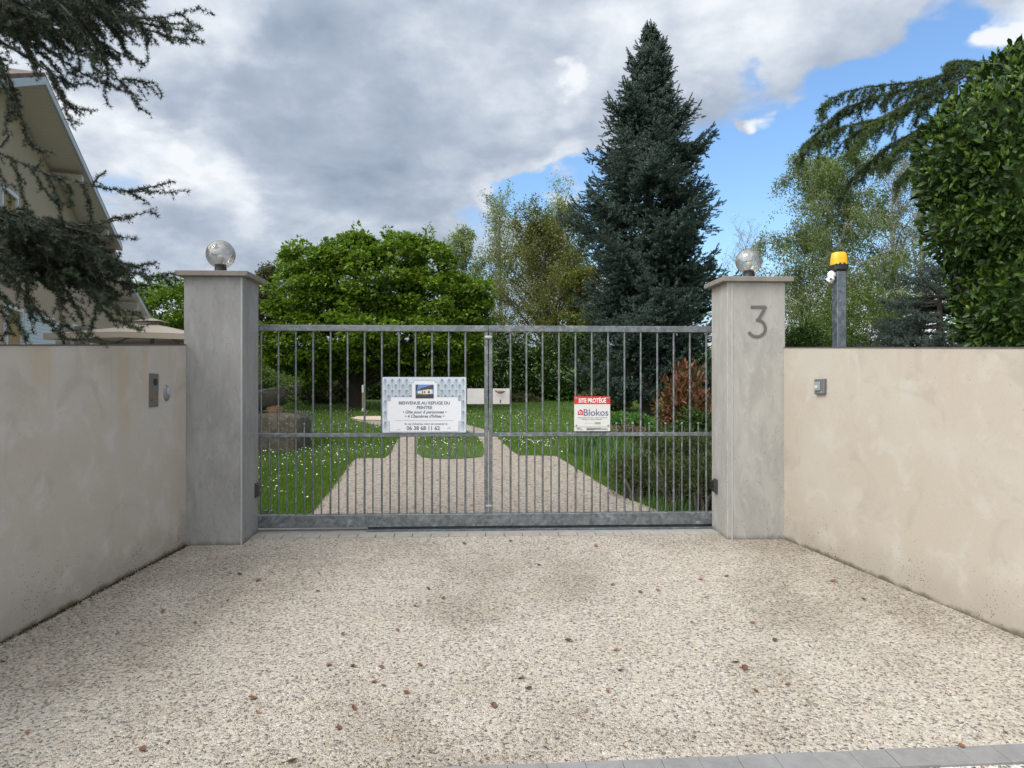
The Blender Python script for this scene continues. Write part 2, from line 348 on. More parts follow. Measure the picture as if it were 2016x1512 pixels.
def galv(name, base, rough=.42):
    m, T = new_mat(name); g = T.n('ShaderNodeNewGeometry').outputs['Position']
    v = T.n('ShaderNodeTexVoronoi', {'Vector': T.n('ShaderNodeVectorMath', {0: g, 1: T.n('ShaderNodeVectorMath', {0: T.n('ShaderNodeTexNoise', {'Vector': g, 'Scale': 25.0}).outputs[1], 3: .04}, operation='SCALE').outputs[0]}, operation='ADD').outputs[0], 'Scale': 38.0})
    r_ = T.n('ShaderNodeSeparateColor', {0: v.outputs['Color']}).outputs[0]; n_ = T.noise(g, 7, 5, .6, .5)
    f = T.math('ADD', T.math('MULTIPLY', r_, .55), T.math('MULTIPLY', n_, .6))
    c = T.ramp(f, [(.25, tuple(x * .72 for x in base)), (.55, base), (.8, tuple(x * 1.25 for x in base)), (.95, tuple(x * 1.9 for x in base))])
    p = principled(T, Base_Color=c, Roughness=T.math('ADD', rough - .1, T.math('MULTIPLY', r_, .25)), Metallic=.55); finish(T, p, f, .06, .002); return m
M['galv'] = galv('galvanised_steel', (.155, .17, .178)); M['galv_d'] = galv('galvanised_post', (.125, .145, .165), .5)
M['zinc'] = plain('zinc_trim', (.38, .385, .385), .55, .2); M['coping'] = plain('dark_coping', (.07, .07, .07), .6)
M['black'] = plain('black_plastic', (.015, .015, .018), .45); M['white'] = plain('white_plastic', (.72, .72, .71), .4)
M['steel'] = plain('brushed_steel', (.16, .155, .14), .45, .35, .1, 60); M['paver'] = concrete('grey_paver', (.19, .19, .19), pores=False); M['paverg'] = concrete('gate_paver', (.27, .26, .24), pores=False)
M['bark'] = plain('bark', (.05, .04, .032), .9, 0, .4, 12, .5); M['barkg'] = plain('grey_bark', (.16, .145, .12), .9, 0, .35, 8, .4); M['birchbark'] = plain('birch_bark', (.38, .36, .32), .8, 0, .5, 9, .2)

# ---------------------------------------------------------------- ground
def struct(o): o['kind'] = 'structure'; return o
def sheet(name, poly, mat, lift, kind='structure', sub=0):
    me = bpy.data.meshes.new(name); me.from_pydata([(float(x), float(y), gz(y) + lift) for x, y in poly], [], [tuple(range(len(poly)))])
    if len(poly) > 4:
        bm = bmesh.new(); bm.from_mesh(me)
        xs_ = [p_[0] for p_ in poly]; ys_ = [p_[1] for p_ in poly]
        for ax, lo, hi in ((0, min(xs_), max(xs_)), (1, min(ys_), max(ys_))):
            k = lo + .41
            while k < hi:
                co = (k, 0, 0) if ax == 0 else (0, k, 0); no = (1, 0, 0) if ax == 0 else (0, 1, 0)
                bmesh.ops.bisect_plane(bm, geom=list(bm.verts) + list(bm.edges) + list(bm.faces), plane_co=co, plane_no=no); k += .5
        bmesh.ops.triangulate(bm, faces=bm.faces); bmesh.ops.recalc_face_normals(bm, faces=bm.faces)
        if sum(f_.normal.z for f_ in bm.faces) < 0: bmesh.ops.reverse_faces(bm, faces=bm.faces)
        bm.to_mesh(me); bm.free()
    o = link(name, me, mat); return struct(o)
def lawn_mat():
    m, T = new_mat('lawn'); g = T.n('ShaderNodeNewGeometry').outputs['Position']
    a = T.noise(g, .8, 4, .6); b = T.noise(g, 30, 4, .7)
    c = T.mix(b, T.mix(a, (.032, .065, .012), (.05, .095, .018)), T.mix(a, (.07, .13, .026), (.10, .17, .034)))
    p = principled(T, Base_Color=c, Roughness=.85); finish(T, p, b, .8, .03); return m
M['lawn'] = lawn_mat()
sheet('ground', [(-900, -60), (900, -60), (900, 1500), (-900, 1500)], M['lawn'], 0)
sheet('driveway', [(-3.6, 2.69), (3.9, 2.915), (3.9, 3.6), (2.54, 6.2), (2.52, 6.19), (-2.3, 6.19), (-2.32, 6.1), (-2.9, 3.4)], M['drive'], .012)
sheet('street', [(-30, -14), (30, -14), (30, 2.9), (-30, 2.56)], M['street'], .006)
# paved strip under the gate
gp = MB(); x = -1.93; k = 0
while x < 2.08:
    x1 = min(x + .155 + rnd.uniform(-.004, .004), 2.09)
    gp.prism([(x, 6.19, gz(6.19) - .02), (x1 - .006, 6.19, gz(6.19) - .02), (x1 - .006, 6.30, gz(6.3) - .02), (x, 6.30, gz(6.3) - .02)],
             [(x, 6.19, gz(6.19) + .014), (x1 - .006, 6.19, gz(6.19) + .014), (x1 - .006, 6.30, gz(6.3) + .014), (x, 6.30, gz(6.3) + .014)])
    x = x1
struct(gp.build('gate_paving', M['paverg']))
sheet('gate_threshold', [(-1.93, 6.31), (2.09, 6.31), (2.09, 6.62), (-1.93, 6.62)], M['paverg'], .008)
# front edging
fe = MB(); x = -3.6
while x < 3.9:
    x1 = x + .148 + rnd.uniform(-.006, .006); yy = lambda q: 2.805 + .03 * (q - .11) / 1.0 * 1.0
    y0, y1 = yy(x), yy(x1); W = .120; sh = .035; q = rnd.uniform(-.002, .002)
    fe.prism([(x, y0 - W, gz(y0 - W) - .03), (x1 - .0015, y1 - W, gz(y1 - W) - .03), (x1 - .0015, y1, gz(y1) - .03), (x, y0, gz(y0) - .03)],
             [(x, y0 - W, gz(y0 - W) + .016 + q), (x1 - .0015, y1 - W, gz(y1 - W) + .016 + q), (x1 - .0015, y1, gz(y1) + .016 + q), (x, y0, gz(y0) + .016 + q)])
    x = x1
struct(fe.build('kerb', M['paver'], bevel=.001))

# garden paths, traced on the sloping ground
def G2(pts): return [tuple(gnd(*p)[:2]) for p in pts]
apron = [(-1.90, 6.62)] + G2([(590, 1030), (618, 1008), (660, 955), (690, 915), (700, 904), (715, 903), (757, 903), (768, 895), (778, 875), (786, 860), (788, 852), (775, 845), (740, 838), (700, 829), (688, 824), (700, 821), (740, 821), (800, 823), (900, 832), (960, 848), (975, 858), (990, 872), (1006, 888), (1022, 898), (1060, 898), (1095, 899), (1130, 920), (1180, 952), (1230, 980), (1290, 1004), (1345, 1032)]) + [(2.04, 6.62)]
sheet('path', apron, M['path'], .008)
island = G2([(821, 893), (830, 901), (850, 904), (890, 905), (930, 903), (950, 900), (953, 885), (950, 875), (940, 863), (925, 853), (880, 846), (840, 846), (826, 853), (823, 865), (821, 880)])
sheet('lawn_island', island, M['lawn'], .016)
sheet('bounce_ground', [(-40, 7.2), (-3.2, 7.2), (-3.6, 12), (-6.5, 19), (-9.5, 31), (-40, 31)], plain('bounce_ground_pale', (.42, .40, .37), .85, 0, .15, 6), .010)  # unseen pale ground added to bounce neutral light onto the house
sheet('sandy_patch', G2([(690, 824.5), (705, 821), (740, 820.5), (800, 822), (800, 830), (745, 828.5), (710, 828)]), M['sand'], .02)

# ---------------------------------------------------------------- pillars
def pillar(x0, x1, y0, y1, ztop, mat, label, strip_x, nm):
    t = thing('gate_pillar', label, 'gate pillar', ((x0 + x1) / 2, (y0 + y1) / 2, gz(y0)), group='concrete gate pillars')
    MB().box(x0, x1, y0, y1, gz(y0) - .1, ztop).build('shaft', mat, t, bevel=.004)
    o = .052
    MB().box(x0 - o, x1 + o, y0 - o, y1 + o, ztop, ztop + .040).build('cap', M['cap'], t, bevel=.003)
    s = strip_x
    MB().box(s - .006, s + .006, y0 - .003, y0 + .004, gz(y0), ztop - .002).build('corner_trim', M['zinc'], t)
    return t
PY0, PY1 = 5.99, 6.42
zl = at(475, 544.5, PY0)[2]; zr = at(1442, 555, PY0 + .02)[2]
XL0 = at(362, 600, PY0)[0]; XL1 = at(477.5, 600, PY0)[0]
pl_ = pillar(XL0, XL1, PY0, PY1, zl, M['conc_l'], 'plain grey concrete gate pillar on the left of the gate, without a number', XL1 - .007, 'l')
XR0 = at(1440, 600, PY0 + .02)[0]; XR1 = at(1546, 600, PY0 + .02)[0]
pr_ = pillar(XR0 - .035, XR1, PY0 + .02, PY1, zr, M['conc_r'], 'pale concrete gate pillar bearing the house number 3', XR0 + .005, 'r')
# the numeral 3
def stroke(pts, wd, y0, y1):
    """flat ribbon along a polyline in the XZ plane, from y0 to y1"""
    mb = MB(); L = []; Rr = []
    n = len(pts)
    for i in range(n):
        a = Vector(pts[max(i - 1, 0)]); b = Vector(pts[min(i + 1, n - 1)]); d = (b - a).normalized(); nn = Vector((-d.y, d.x)) * wd / 2
        p = Vector(pts[i]); L.append(p + nn); Rr.append(p - nn)
    for i in range(n - 1):
        q = [L[i], L[i + 1], Rr[i + 1], Rr[i]]
        mb.prism([(v.x, y0, v.y) for v in q], [(v.x, y1, v.y) for v in q])
    return mb
def pz(px, py, Y): p = at(px, py, Y); return (p[0], p[2])
YN = PY0 + .02
num = [pz(1478, 604.5, YN), pz(1508, 604.5, YN)]
mb = stroke(num, .024, YN - .006, YN + .001)
a_ = Vector(pz(1507.5, 603.5, YN)); b_ = Vector(pz(1492, 631, YN))
for q in stroke([tuple(a_), tuple(b_)], .024, YN - .0065, YN + .001).__dict__.items():
    pass
m2 = stroke([tuple(a_), tuple(b_)], .024, YN - .0065, YN + .001); mb.add(m2.v, m2.f)
arc = []
for k in range(25):
    a = R(95) - R(250) * k / 24
    arc.append((1489.5 + 17.0 * math.cos(a), 646.5 - 16.5 * math.sin(a)))
m3 = stroke([pz(x_, y_, YN) for x_, y_ in arc], .024, YN - .0055, YN + .001); mb.add(m3.v, m3.f)
mb.build('house_number', plain('numeral_grey', (.125, .12, .11), .5, .3), pr_)

# ---------------------------------------------------------------- side walls
def side_wall(name, p_far, p_near, y_near, mat, label, side, tf, tn):
    pf = np.array(gnd(*p_far)); pn = np.array(gnd(*p_near)); k = (y_near - pf[1]) / (pn[1] - pf[1])
    e = pf + (pn - pf) * k
    zf = at(p_far[0], tf, pf[1])[2]; zn = at(p_near[0], tn, pn[1])[2]; ze = zf + (zn - zf) * k
    t = .20 * side
    bot = [(pf[0], pf[1], gz(pf[1]) - .15), (pf[0] + t, pf[1], gz(pf[1]) - .15), (e[0] + t, e[1], gz(e[1]) - .15), (e[0], e[1], gz(e[1]) - .15)]
    top = [(pf[0], pf[1], zf), (pf[0] + t, pf[1], zf), (e[0] + t, e[1], ze), (e[0], e[1], ze)]
    th = thing(name, label, 'wall', (pf[0], pf[1], gz(pf[1])))
    mb = MB(); n = 1
    mb.prism(bot, top); mb.build('rendered_face', mat, th)
    g = .012 * side
    MB().prism([(pf[0] - g * .3, pf[1] - .002, zf), (pf[0] + t + g, pf[1] - .002, zf), (e[0] + t + g, e[1] - .01, ze), (e[0] - g * .3, e[1] - .01, ze)],
               [(pf[0] - g * .3, pf[1] - .002, zf + .008), (pf[0] + t + g, pf[1] - .002, zf + .008), (e[0] + t + g, e[1] - .01, ze + .008), (e[0] - g * .3, e[1] - .01, ze + .008)]).build('coping', M['coping'], th)
    return pf, e, zf, ze, th
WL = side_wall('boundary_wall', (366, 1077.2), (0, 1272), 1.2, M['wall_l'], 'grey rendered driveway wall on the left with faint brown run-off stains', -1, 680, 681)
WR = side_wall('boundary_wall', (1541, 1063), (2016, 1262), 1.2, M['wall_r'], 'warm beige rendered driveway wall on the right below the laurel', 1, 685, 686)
def wall_frame(W):
    """origin, along, inward normal of a driveway wall face"""
    d = unit(np.array([W[1][0] - W[0][0], W[1][1] - W[0][1], 0.0])); n = np.array([-d[1], d[0], 0])
    if n[0] * W[0][0] > 0: n = -n
    return np.array([W[0][0], W[0][1], 0.0]), d, n
def on_wall(W, px, py):
    o, d, n = wall_frame(W); return on_plane(px, py, o, n)

# intercom plate, keypad reader (left wall)
o, d, n = wall_frame(WL)
def wall_plate(W, corners, th0, th1):
    """quad on the wall given by 4 pixels -> prism"""
    o, d, n = wall_frame(W); q = [on_wall(W, *c) for c in corners]
    return MB().prism([p + n * th0 for p in q], [p + n * th1 for p in q])
ic = on_wall(WL, 302, 802)
t = thing('intercom', 'tall flat brushed metal intercom plate on the left wall', 'intercom', tuple(ic))
wall_plate(WL, [(293, 734.8), (311.4, 736), (310.4, 800.6), (292.6, 801.8)], 0, .006).build('plate', M['steel'], t, bevel=.001)
pc = on_wall(WL, 304.3, 752)
def disc_on(W, px, py, r, h0, h1, nseg=16):
    o, d, n = wall_frame(W); c = on_wall(W, px, py); mb = MB(); bot = []; top = []
    for i in range(nseg):
        a = 2 * math.pi * i / nseg; v = d * (r * math.cos(a)) + np.array([0, 0, r * math.sin(a)])
        bot.append(c + n * h0 + v); top.append(c + n * h1 + v)
    return mb.prism(bot, top)
disc_on(WL, 304.3, 752, .026, .006, .009).build('speaker_grille', M['black'], t)
wall_plate(WL, [(298, 779), (308, 779.3), (308, 784.3), (298, 784.3)], .006, .008).build('name_slot', plain('brass_label', (.20, .13, .07), .5), t)
wall_plate(WL, [(296.6, 786.5), (297.8, 786.6), (297.8, 790), (296.6, 790)], .006, .0085).build('call_button', M['black'], t)
# oval reader
rc = on_wall(WL, 327, 774)
t = thing('card_reader', 'small oval grey reader beside the metal intercom plate', 'reader', tuple(rc))
def oval(W, c, ax, az, th, name, mat, parent, n_=24, rings=5):
    o, d, n = wall_frame(W); V = []; Fc = []
    for j in range(rings):
        f = j / (rings - 1); s = math.cos(f * math.pi / 2 * .82); hh = th * math.sin(f * math.pi / 2)
        for i in range(n_):
            a = 2 * math.pi * i / n_; V.append(c + n * hh + d * (ax * s * math.cos(a)) + np.array([0, 0, az * s * math.sin(a)]))
    for j in range(rings - 1):
        for i in range(n_): Fc.append((j * n_ + i, j * n_ + (i + 1) % n_, (j + 1) * n_ + (i + 1) % n_, (j + 1) * n_ + i))
    Fc.append(tuple(range(n_))[::-1]); Fc.append(tuple(range((rings - 1) * n_, rings * n_)))
    return MB().add(V, Fc).build(name, mat, parent, smooth=True)
oval(WL, rc, .040, .062, .022, 'body', plain('reader_grey', (.20, .21, .235), .35, .3), t)
oval(WL, rc + n * .019 + np.array([0, 0, .012]), .022, .030, .008, 'window', plain('reader_window', (.33, .35, .39), .25), t)
# key switch, right wall
sc_ = on_wall(WR, 1617.5, 761)
t = thing('key_switch', 'small square grey button switch on the beige right wall', 'switch', tuple(sc_))
wall_plate(WR, [(1608.3, 746.3), (1628, 745.6), (1627.5, 775.5), (1608.3, 776.5)], 0, .026).build('housing', plain('switch_grey', (.12, .125, .13), .45), t, bevel=.004)
wall_plate(WR, [(1610, 752), (1621, 751.6), (1621, 768.7), (1610, 769.3)], .026, .034).build('rocker', plain('rocker_grey', (.24, .26, .27), .4), t, bevel=.002)
wall_plate(WR, [(1611.5, 758.8), (1617, 758.7), (1617, 764.5), (1611.5, 764.7)], .034, .037).build('button', plain('pale_button', (.46, .50, .51), .4), t)
disc_on(WR, 1622.5, 772, .006, .026, .029, 10).build('screw', M['zinc'], t)

# ---------------------------------------------------------------- globe lamps
def glass_mat():
    m, T = new_mat('smoked_globe'); lw = T.n('ShaderNodeFresnel', {0: 1.55}).outputs[0]
    g = T.n('ShaderNodeNewGeometry').outputs['Position']; f = T.noise(g, 5, 2, .5)
    tr = T.n('ShaderNodeBsdfTransparent', {0: T.mix(f, (.70, .68, .65), (.76, .745, .715))}); gl = T.n('ShaderNodeBsdfGlossy', {0: (.9, .9, .9), 1: .03})
    df = T.n('ShaderNodeBsdfDiffuse', {0: (.50, .475, .43)})
    a = T.n('ShaderNodeMixShader', {0: .14, 1: tr.outputs[0], 2: df.outputs[0]})
    s_ = T.n('ShaderNodeMixShader', {0: T.math('ADD', T.math('MULTIPLY', lw, .55), .12, clamp=True), 1: a.outputs[0], 2: gl.outputs[0]}); T.n('ShaderNodeOutputMaterial', {0: s_.outputs[0]}); return m
M['globe'] = glass_mat()
def globe(px, py, rpx, ybase, ztop, label):
    c = at(px, py, ybase); r = rpx * ybase / F
    t = thing('globe_lamp', label, 'globe lamp', (c[0], ybase, ztop), group='globe lamps on the gate pillars')
    prof = [(max(.001, r * math.sin(math.pi * k / 32)), -r * math.cos(math.pi * k / 32)) for k in range(33)]
    MB().lathe(c, prof, 48).build('globe', M['globe'], t, smooth=True)
    b0 = ztop - c[2]
    MB().lathe(c, [(.062, b0), (.060, b0 + .008), (.050, b0 + .022), (.045, -r * .78), (.045, -r * .72), (.02, -r * .70)], 28).build('base', M['black'], t, smooth=True)
    MB().lathe(c, [(.012, -r * .7), (.018, -r * .5), (.028, -r * .3), (.027, -r * .16), (.012, -r * .05), (.002, -r * .04)], 16).build('bulb', M['white'], t, smooth=True)
    return t
globe(434.5, 501, 27.3, (PY0 + PY1) / 2, zl + .040, 'clear smoky globe lamp on the left gate pillar, next to the house')
globe(1474, 514.5, 25.8, (PY0 + PY1) / 2 + .02, zr + .040, 'clear smoky globe lamp on the numbered gate pillar')

# black photocells in the pillars
def photocell(x, y, z, sgn, label):
    t = thing('photocell', label, 'photocell', (x, y, z), group='gate photocells')
    MB().prism([(x, y - .05, z - .062), (x, y + .05, z - .062), (x, y + .05, z + .062), (x, y - .05, z + .062)],
               [(x + sgn * .028, y - .035, z - .045), (x + sgn * .028, y + .035, z - .045), (x + sgn * .028, y + .035, z + .045), (x + sgn * .028, y - .035, z + .045)]).build('housing', M['black'], t)
    MB().lathe((x + sgn * .028, y, z), [(.014, 0), (.014, sgn * .003)], 14, 'X').build('lens', plain('dark_lens', (.02, .01, .012), .1), t)
photocell(XL1, 6.36, at(503, 965, 6.36)[2], 1, 'black gate sensor low on the inner side of the left pillar')
photocell(XR0 - .035, 6.30, at(1407, 957, 6.30)[2], -1, 'black gate sensor low on the inner side of the numbered pillar')

# ---------------------------------------------------------------- gate
YG = 6.47
def zg(px, py): return at(px, py, YG)[2]
def xg(px, py=750): return at(px, py, YG)[0]
gate = thing('sliding_gate', 'galvanised steel sliding gate of thin vertical bars between the pillars', 'gate', (0.1, YG, gz(YG)))
gx0, gx1 = XL1 - .25, XR0 + .25; xm = (xg(961) + xg(961.8)) / 2
z_t1, z_t0 = zg(700, 640.3), zg(700, 652.2)
z_m1, z_m0 = zg(700, 852.6), zg(700, 860)
z_b1, z_b0 = zg(700, 1012), zg(700, 1036.5)
for a, b in ((gx0, xm - .001), (xm + .001, gx1)):
    MB().box(a, b, YG - .025, YG + .025, z_t0, z_t1).build('top_rail', M['galv'], gate, bevel=.003)
for a, b in ((gx0, xg(953.5)), (xg(969.8), gx1)):
    MB().box(a, b, YG - .0205, YG + .0205, z_m0, z_m1).build('middle_rail', M['galv'], gate, bevel=.002)
MB().box(gx0, gx1, YG - .045, YG + .035, z_b0, z_b1).build('bottom_beam', M['galv'], gate, bevel=.004)
for a, b in ((953.6, 960.6), (962.3, 969.6)):
    MB().box(xg(a), xg(b), YG - .0185, YG + .0185, z_b1, z_t0).build('stile', M['galv'], gate, bevel=.002)
full = [514.8, 548.9, 583.2, 617.2, 651.5, 685.1, 718.6, 752.6, 786.2, 818.7, 851.4, 884.2, 917, 1005.8, 1037.2, 1069, 1101.2, 1133.7, 1165.7, 1197.9, 1230.1, 1262.1, 1294.6, 1326.9, 1358.8, 1391.1]
short = [(a + b) / 2 - .6 for a, b in zip(full[:12], full[1:13])] + [933.6, 989.2] + [(a + b) / 2 + .4 for a, b in zip(full[13:25], full[14:26])]
for p in full:
    x = xg(p, 700) - .003
    mb = MB().lathe((x, YG, 0), [(.0088, z_b1 - .003), (.0088, z_m0)], 10); mb.lathe((x, YG, 0), [(.0088, z_m1), (.0088, z_t0)], 10)
    mb.build('bar', M['galv'], gate, smooth=True)
z_s = zg(700, 837)
for p in short:
    x = xg(p, 800) - .003
    ob = MB().lathe((x, YG, 0), [(.0062, z_b1 - .003), (.0062, z_m0)], 8)
    ob.lathe((x, YG, 0), [(.0062, z_m1), (.0062, z_s)], 8)
    bar = ob.build('short_bar', M['galv'], gate, smooth=True)
    MB().lathe((x, YG, z_s), [(.004, -.003), (.0095, .002), (.0122, .008), (.0095, .015), (.003, .019)], 10).build('ball_finial', M['galv'], bar, smooth=True)
# connector knob, lower latch
zk = zg(961, 664.5)
MB().lathe((xg(961.5) - .026, YG - .032, zk), [(.008, -.006), (.0145, 0), (.0145, .048), (.008, .058)], 14, 'X').build('connector', M['zinc'], gate, smooth=True)
zk = zg(961, 995)
MB().box(xg(956), xg(968), YG - .03, YG - .0185, zk - .008, zk + .008).build('lower_latch', M['zinc'], gate, bevel=.003)
# lock boxes
lbm = plain('lock_box_grey', (.47, .46, .445), .5, 0, .1, 12)
za, zb = zg(940, 795.5), zg(940, 765)
MB().box(xg(919.5), xg(953.3), YG - .024, YG + .024, za, zb).build('lock_box', lbm, gate, bevel=.002)
lk = MB().box(xg(970), xg(1003.3), YG - .024, YG + .024, za, zb).build('lock_box', lbm, gate, bevel=.002)
hz = zg(985, 771.5); hx = xg(985)
MB().tube([(hx - .05, YG - .05, hz + .012), (hx - .02, YG - .055, hz), (hx, YG - .058, hz - .002), (hx + .02, YG - .055, hz), (hx + .04, YG - .05, hz + .004)], [.004, .011, .015, .010, .004], 8).build('handle', plain('rusty_iron', (.16, .10, .06), .6, .3), lk, smooth=True)
MB().box(hx - .004, hx + .004, YG - .028, YG - .024, zg(985, 793), zg(985, 787)).build('keyhole', M['black'], lk)
# end stop seen at the left foot
MB().box(XL1 + .012, XL1 + .042, YG + .05, YG + .09, z_b1 - .02, z_b1 + .028).build('end_stop', M['galv_d'], gate, bevel=.002)
MB().box(XL1 + .062, XL1 + .092, YG + .05, YG + .09, z_b1 - .02, z_b1 + .028).build('end_stop', M['galv_d'], gate, bevel=.002)
# ground track
tr = thing('gate_track', 'long low metal guide rail on the ground under the sliding gate', 'guide rail', (0, 6.44, gz(6.44)))
tz = gz(6.40) + .0
xs, xe = at(722, 1045, 6.42)[0], XR0 + .1
MB().box(xs, xe, 6.385, 6.43, tz, tz + .022).build('rail', M['galv_d'], tr, bevel=.002)
MB().box(xs, xe, 6.475, 6.515, tz + .004, tz + .03).build('rail', M['galv_d'], tr, bevel=.002)

# ---------------------------------------------------------------- signs
YS = YG - .031
def text(s, x, z, size, mat, parent, y, name='lettering', align='CENTER', shear=0.0, sx=1.0, bold=0.0, ext=.0004, space=1.0):
    cu = bpy.data.curves.new(name, 'FONT'); cu.body = s; cu.size = size; cu.align_x = align; cu.align_y = 'CENTER'; cu.shear = shear; cu.extrude = ext; cu.offset = bold; cu.space_character = space
    cu.materials.append(mat)
    o = bpy.data.objects.new(name, cu); COL.objects.link(o)
    dg = bpy.context.evaluated_depsgraph_get(); me = bpy.data.meshes.new_from_object(o.evaluated_get(dg))
    bpy.data.objects.remove(o); me.transform(Matrix.Translation((x, y, z)) @ Matrix.Rotation(R(90), 4, 'X') @ Matrix.Diagonal((sx, 1, 1, 1)))
    me.name = name
    if not me.materials: me.materials.append(mat)
    return link(name, me, None, parent)
def SX(px): return at(px, 800, YS)[0]
def SZ(py): return at(835, py, YS)[2]
sign = thing('welcome_sign', 'white guest house sign with grey art deco pattern and a phone number on the gate', 'sign', (SX(834), YS, SZ(852)))
sx0, sx1, sz0, sz1 = SX(752.8), SX(917.8), SZ(851.5), SZ(742.3)
MB().box(sx0, sx1, YS, YS + .006, sz0, sz1).build('board', plain('sign_blue_grey', (.50, .56, .62), .5, 0, .06, 30), sign)
W_, H_ = sx1 - sx0, sz1 - sz0
def P(u, v): return (sx0 + W_ * u, sz1 - H_ * v)     # u,v in 0..1 from the top left
ink = plain('sign_ink', (.12, .15, .18), .6); ink2 = plain('sign_ink_pale', (.19, .24, .29), .6)
panel_w = plain('sign_white', (.68, .70, .74), .5, 0, .04, 30)
def flat(polys, y, name, mat, parent, th=.0008):
    mb = MB()
    for poly in polys: mb.prism([(x, y, z) for x, z in poly], [(x, y - th, z) for x, z in poly])
    return mb.build(name, mat, parent)
# fan pattern
fans = []; lines = []
nx = 11.8; du = 1 / nx; dv = .096
row = 0; v = .03
while v < 1.0:
    u = .033 + (row % 2) * du / 2
    while u < 1.0:
        inside = (.045 < u < .955 and v > .36) or (.34 < u < .66 and v > .02) or (.09 < u < .91 and v > .355)
        if not inside:
            for s_ in (-2.4, -1.6, -.8, 0, .8, 1.6, 2.4):
                u1 = u + s_ * du * .19; v1 = v + dv * (1.75 - abs(s_) * .38); v0 = v + abs(s_) * .006
                u0_ = u + s_ * du * .05
                if u1 < .004 or u1 > .996 or v1 > .985: continue
                wd = .0019 + .0012 * (s_ == 0)
                fans.append([P(u0_ - wd, v0), P(u0_ + wd, v0), P(u1 + wd * .6, v1), P(u1 - wd * .6, v1)])
        u += du
    row += 1; v += dv
flat(fans, YS, 'fan_pattern', ink2, sign)
# white panel stepped outline
pan = [(.055, .43), (.095, .43), (.095, .36), (.35, .36), (.35, .10), (.375, .10), (.375, .065), (.625, .065), (.625, .10), (.655, .10), (.655, .36), (.905, .36), (.905, .43), (.945, .43), (.945, .80), (.91, .80), (.91, .985), (.085, .985), (.085, .80), (.055, .80)]
flat([[P(*q) for q in pan]], YS - .001, 'text_panel', panel_w, sign)
ol = []
for i in range(len(pan)):
    a = Vector(P(*pan[i])); b = Vector(P(*pan[(i + 1) % len(pan)])); d = (b - a).normalized() * .0012; nn = Vector((-d.y, d.x))
    ol.append([tuple(a - d + nn), tuple(b + d + nn), tuple(b + d - nn), tuple(a - d - nn)])
ol.append([P(.15, .783), P(.85, .783), P(.85, .788), P(.15, .788)])
for cu_, sg in ((.345, -1), (.66, 1)):
    for rr in (.045, .085):
        pts = [(cu_ + sg * rr * math.cos(R(a)), .355 - rr * 1.5 * math.sin(R(a))) for a in range(0, 91, 15)]
        for p0, p1 in zip(pts, pts[1:]):
            a = Vector(P(*p0)); b = Vector(P(*p1)); d = (b - a).normalized() * .0011; nn = Vector((-d.y, d.x)); ol.append([tuple(a + nn), tuple(b + nn), tuple(b - nn), tuple(a - nn)])
flat(ol, YS - .0018, 'border_line', ink2, sign)
# the small photograph: sky, roof, white house, lawn, road
pu0, pu1, pv0, pv1 = .395, .612, .135, .385
def Q(u, v): return P(pu0 + (pu1 - pu0) * u, pv0 + (pv1 - pv0) * v)
pic = flat([[Q(0, 0), Q(1, 0), Q(1, 1), Q(0, 1)]], YS - .002, 'photo_print', plain('print_sky', (.10, .24, .55), .4, 0, .2, 50), sign)
flat([[Q(0, .62), Q(1, .70), Q(1, 1), Q(0, 1)]], YS - .0030, 'print_road', plain('print_dark', (.03, .03, .045), .4), pic)
flat([[Q(.02, .60), Q(.5, .66), Q(.6, .80), Q(.05, .74)]], YS - .0040, 'print_grass', plain('print_green', (.07, .14, .04), .4), pic)
flat([[Q(.12, .45), Q(.62, .34), Q(.92, .36), Q(.95, .66), Q(.62, .70), Q(.12, .64)]], YS - .0050, 'print_house', plain('print_white', (.60, .58, .52), .4), pic)
flat([[Q(.08, .46), Q(.30, .26), Q(.95, .02), Q(1, .30), Q(.6, .36)], [Q(0, 0), Q(.14, 0), Q(.08, .4), Q(0, .6)]], YS - .0060, 'print_roof', plain('print_brown', (.06, .045, .045), .4), pic)
flat([[Q(u, .47), Q(u + .05, .46), Q(u + .05, .62), Q(u, .62)] for u in (.35, .47, .68, .73)], YS - .0068, 'print_window', plain('print_pane', (.05, .05, .05), .4), pic)
yt = YS - .0024
text('BIENVENUE AU REFUGE DU', *P(.50, .47), .037, ink, sign, yt, sx=.97, bold=.0011)
text('PEINTRE', *P(.50, .553), .037, ink, sign, yt, sx=.97, bold=.0011)
text('\u2022 G\u00eete pour 6 personnes \u2022', *P(.50, .632), .036, ink, sign, yt, shear=.25, bold=.0009)
text('\u2022 4 Chambres d\'h\u00f4tes \u2022', *P(.50, .708), .036, ink, sign, yt, shear=.25, bold=.0009)
text('En cas d\'absence, merci de contacter le', *P(.52, .845), .0245, ink, sign, yt, sx=.95, bold=.0004)
text('06 38 68 11 62', *P(.487, .925), .047, ink, sign, yt, bold=.0013)
flat([[P(.175, .945), P(.212, .945), P(.212, .951), P(.175, .951)], [P(.775, .92), P(.81, .92), P(.81, .926), P(.775, .926)], [P(.803, .905), P(.81, .905), P(.81, .92), P(.803, .92)]], yt, 'arrow_mark', ink, sign)
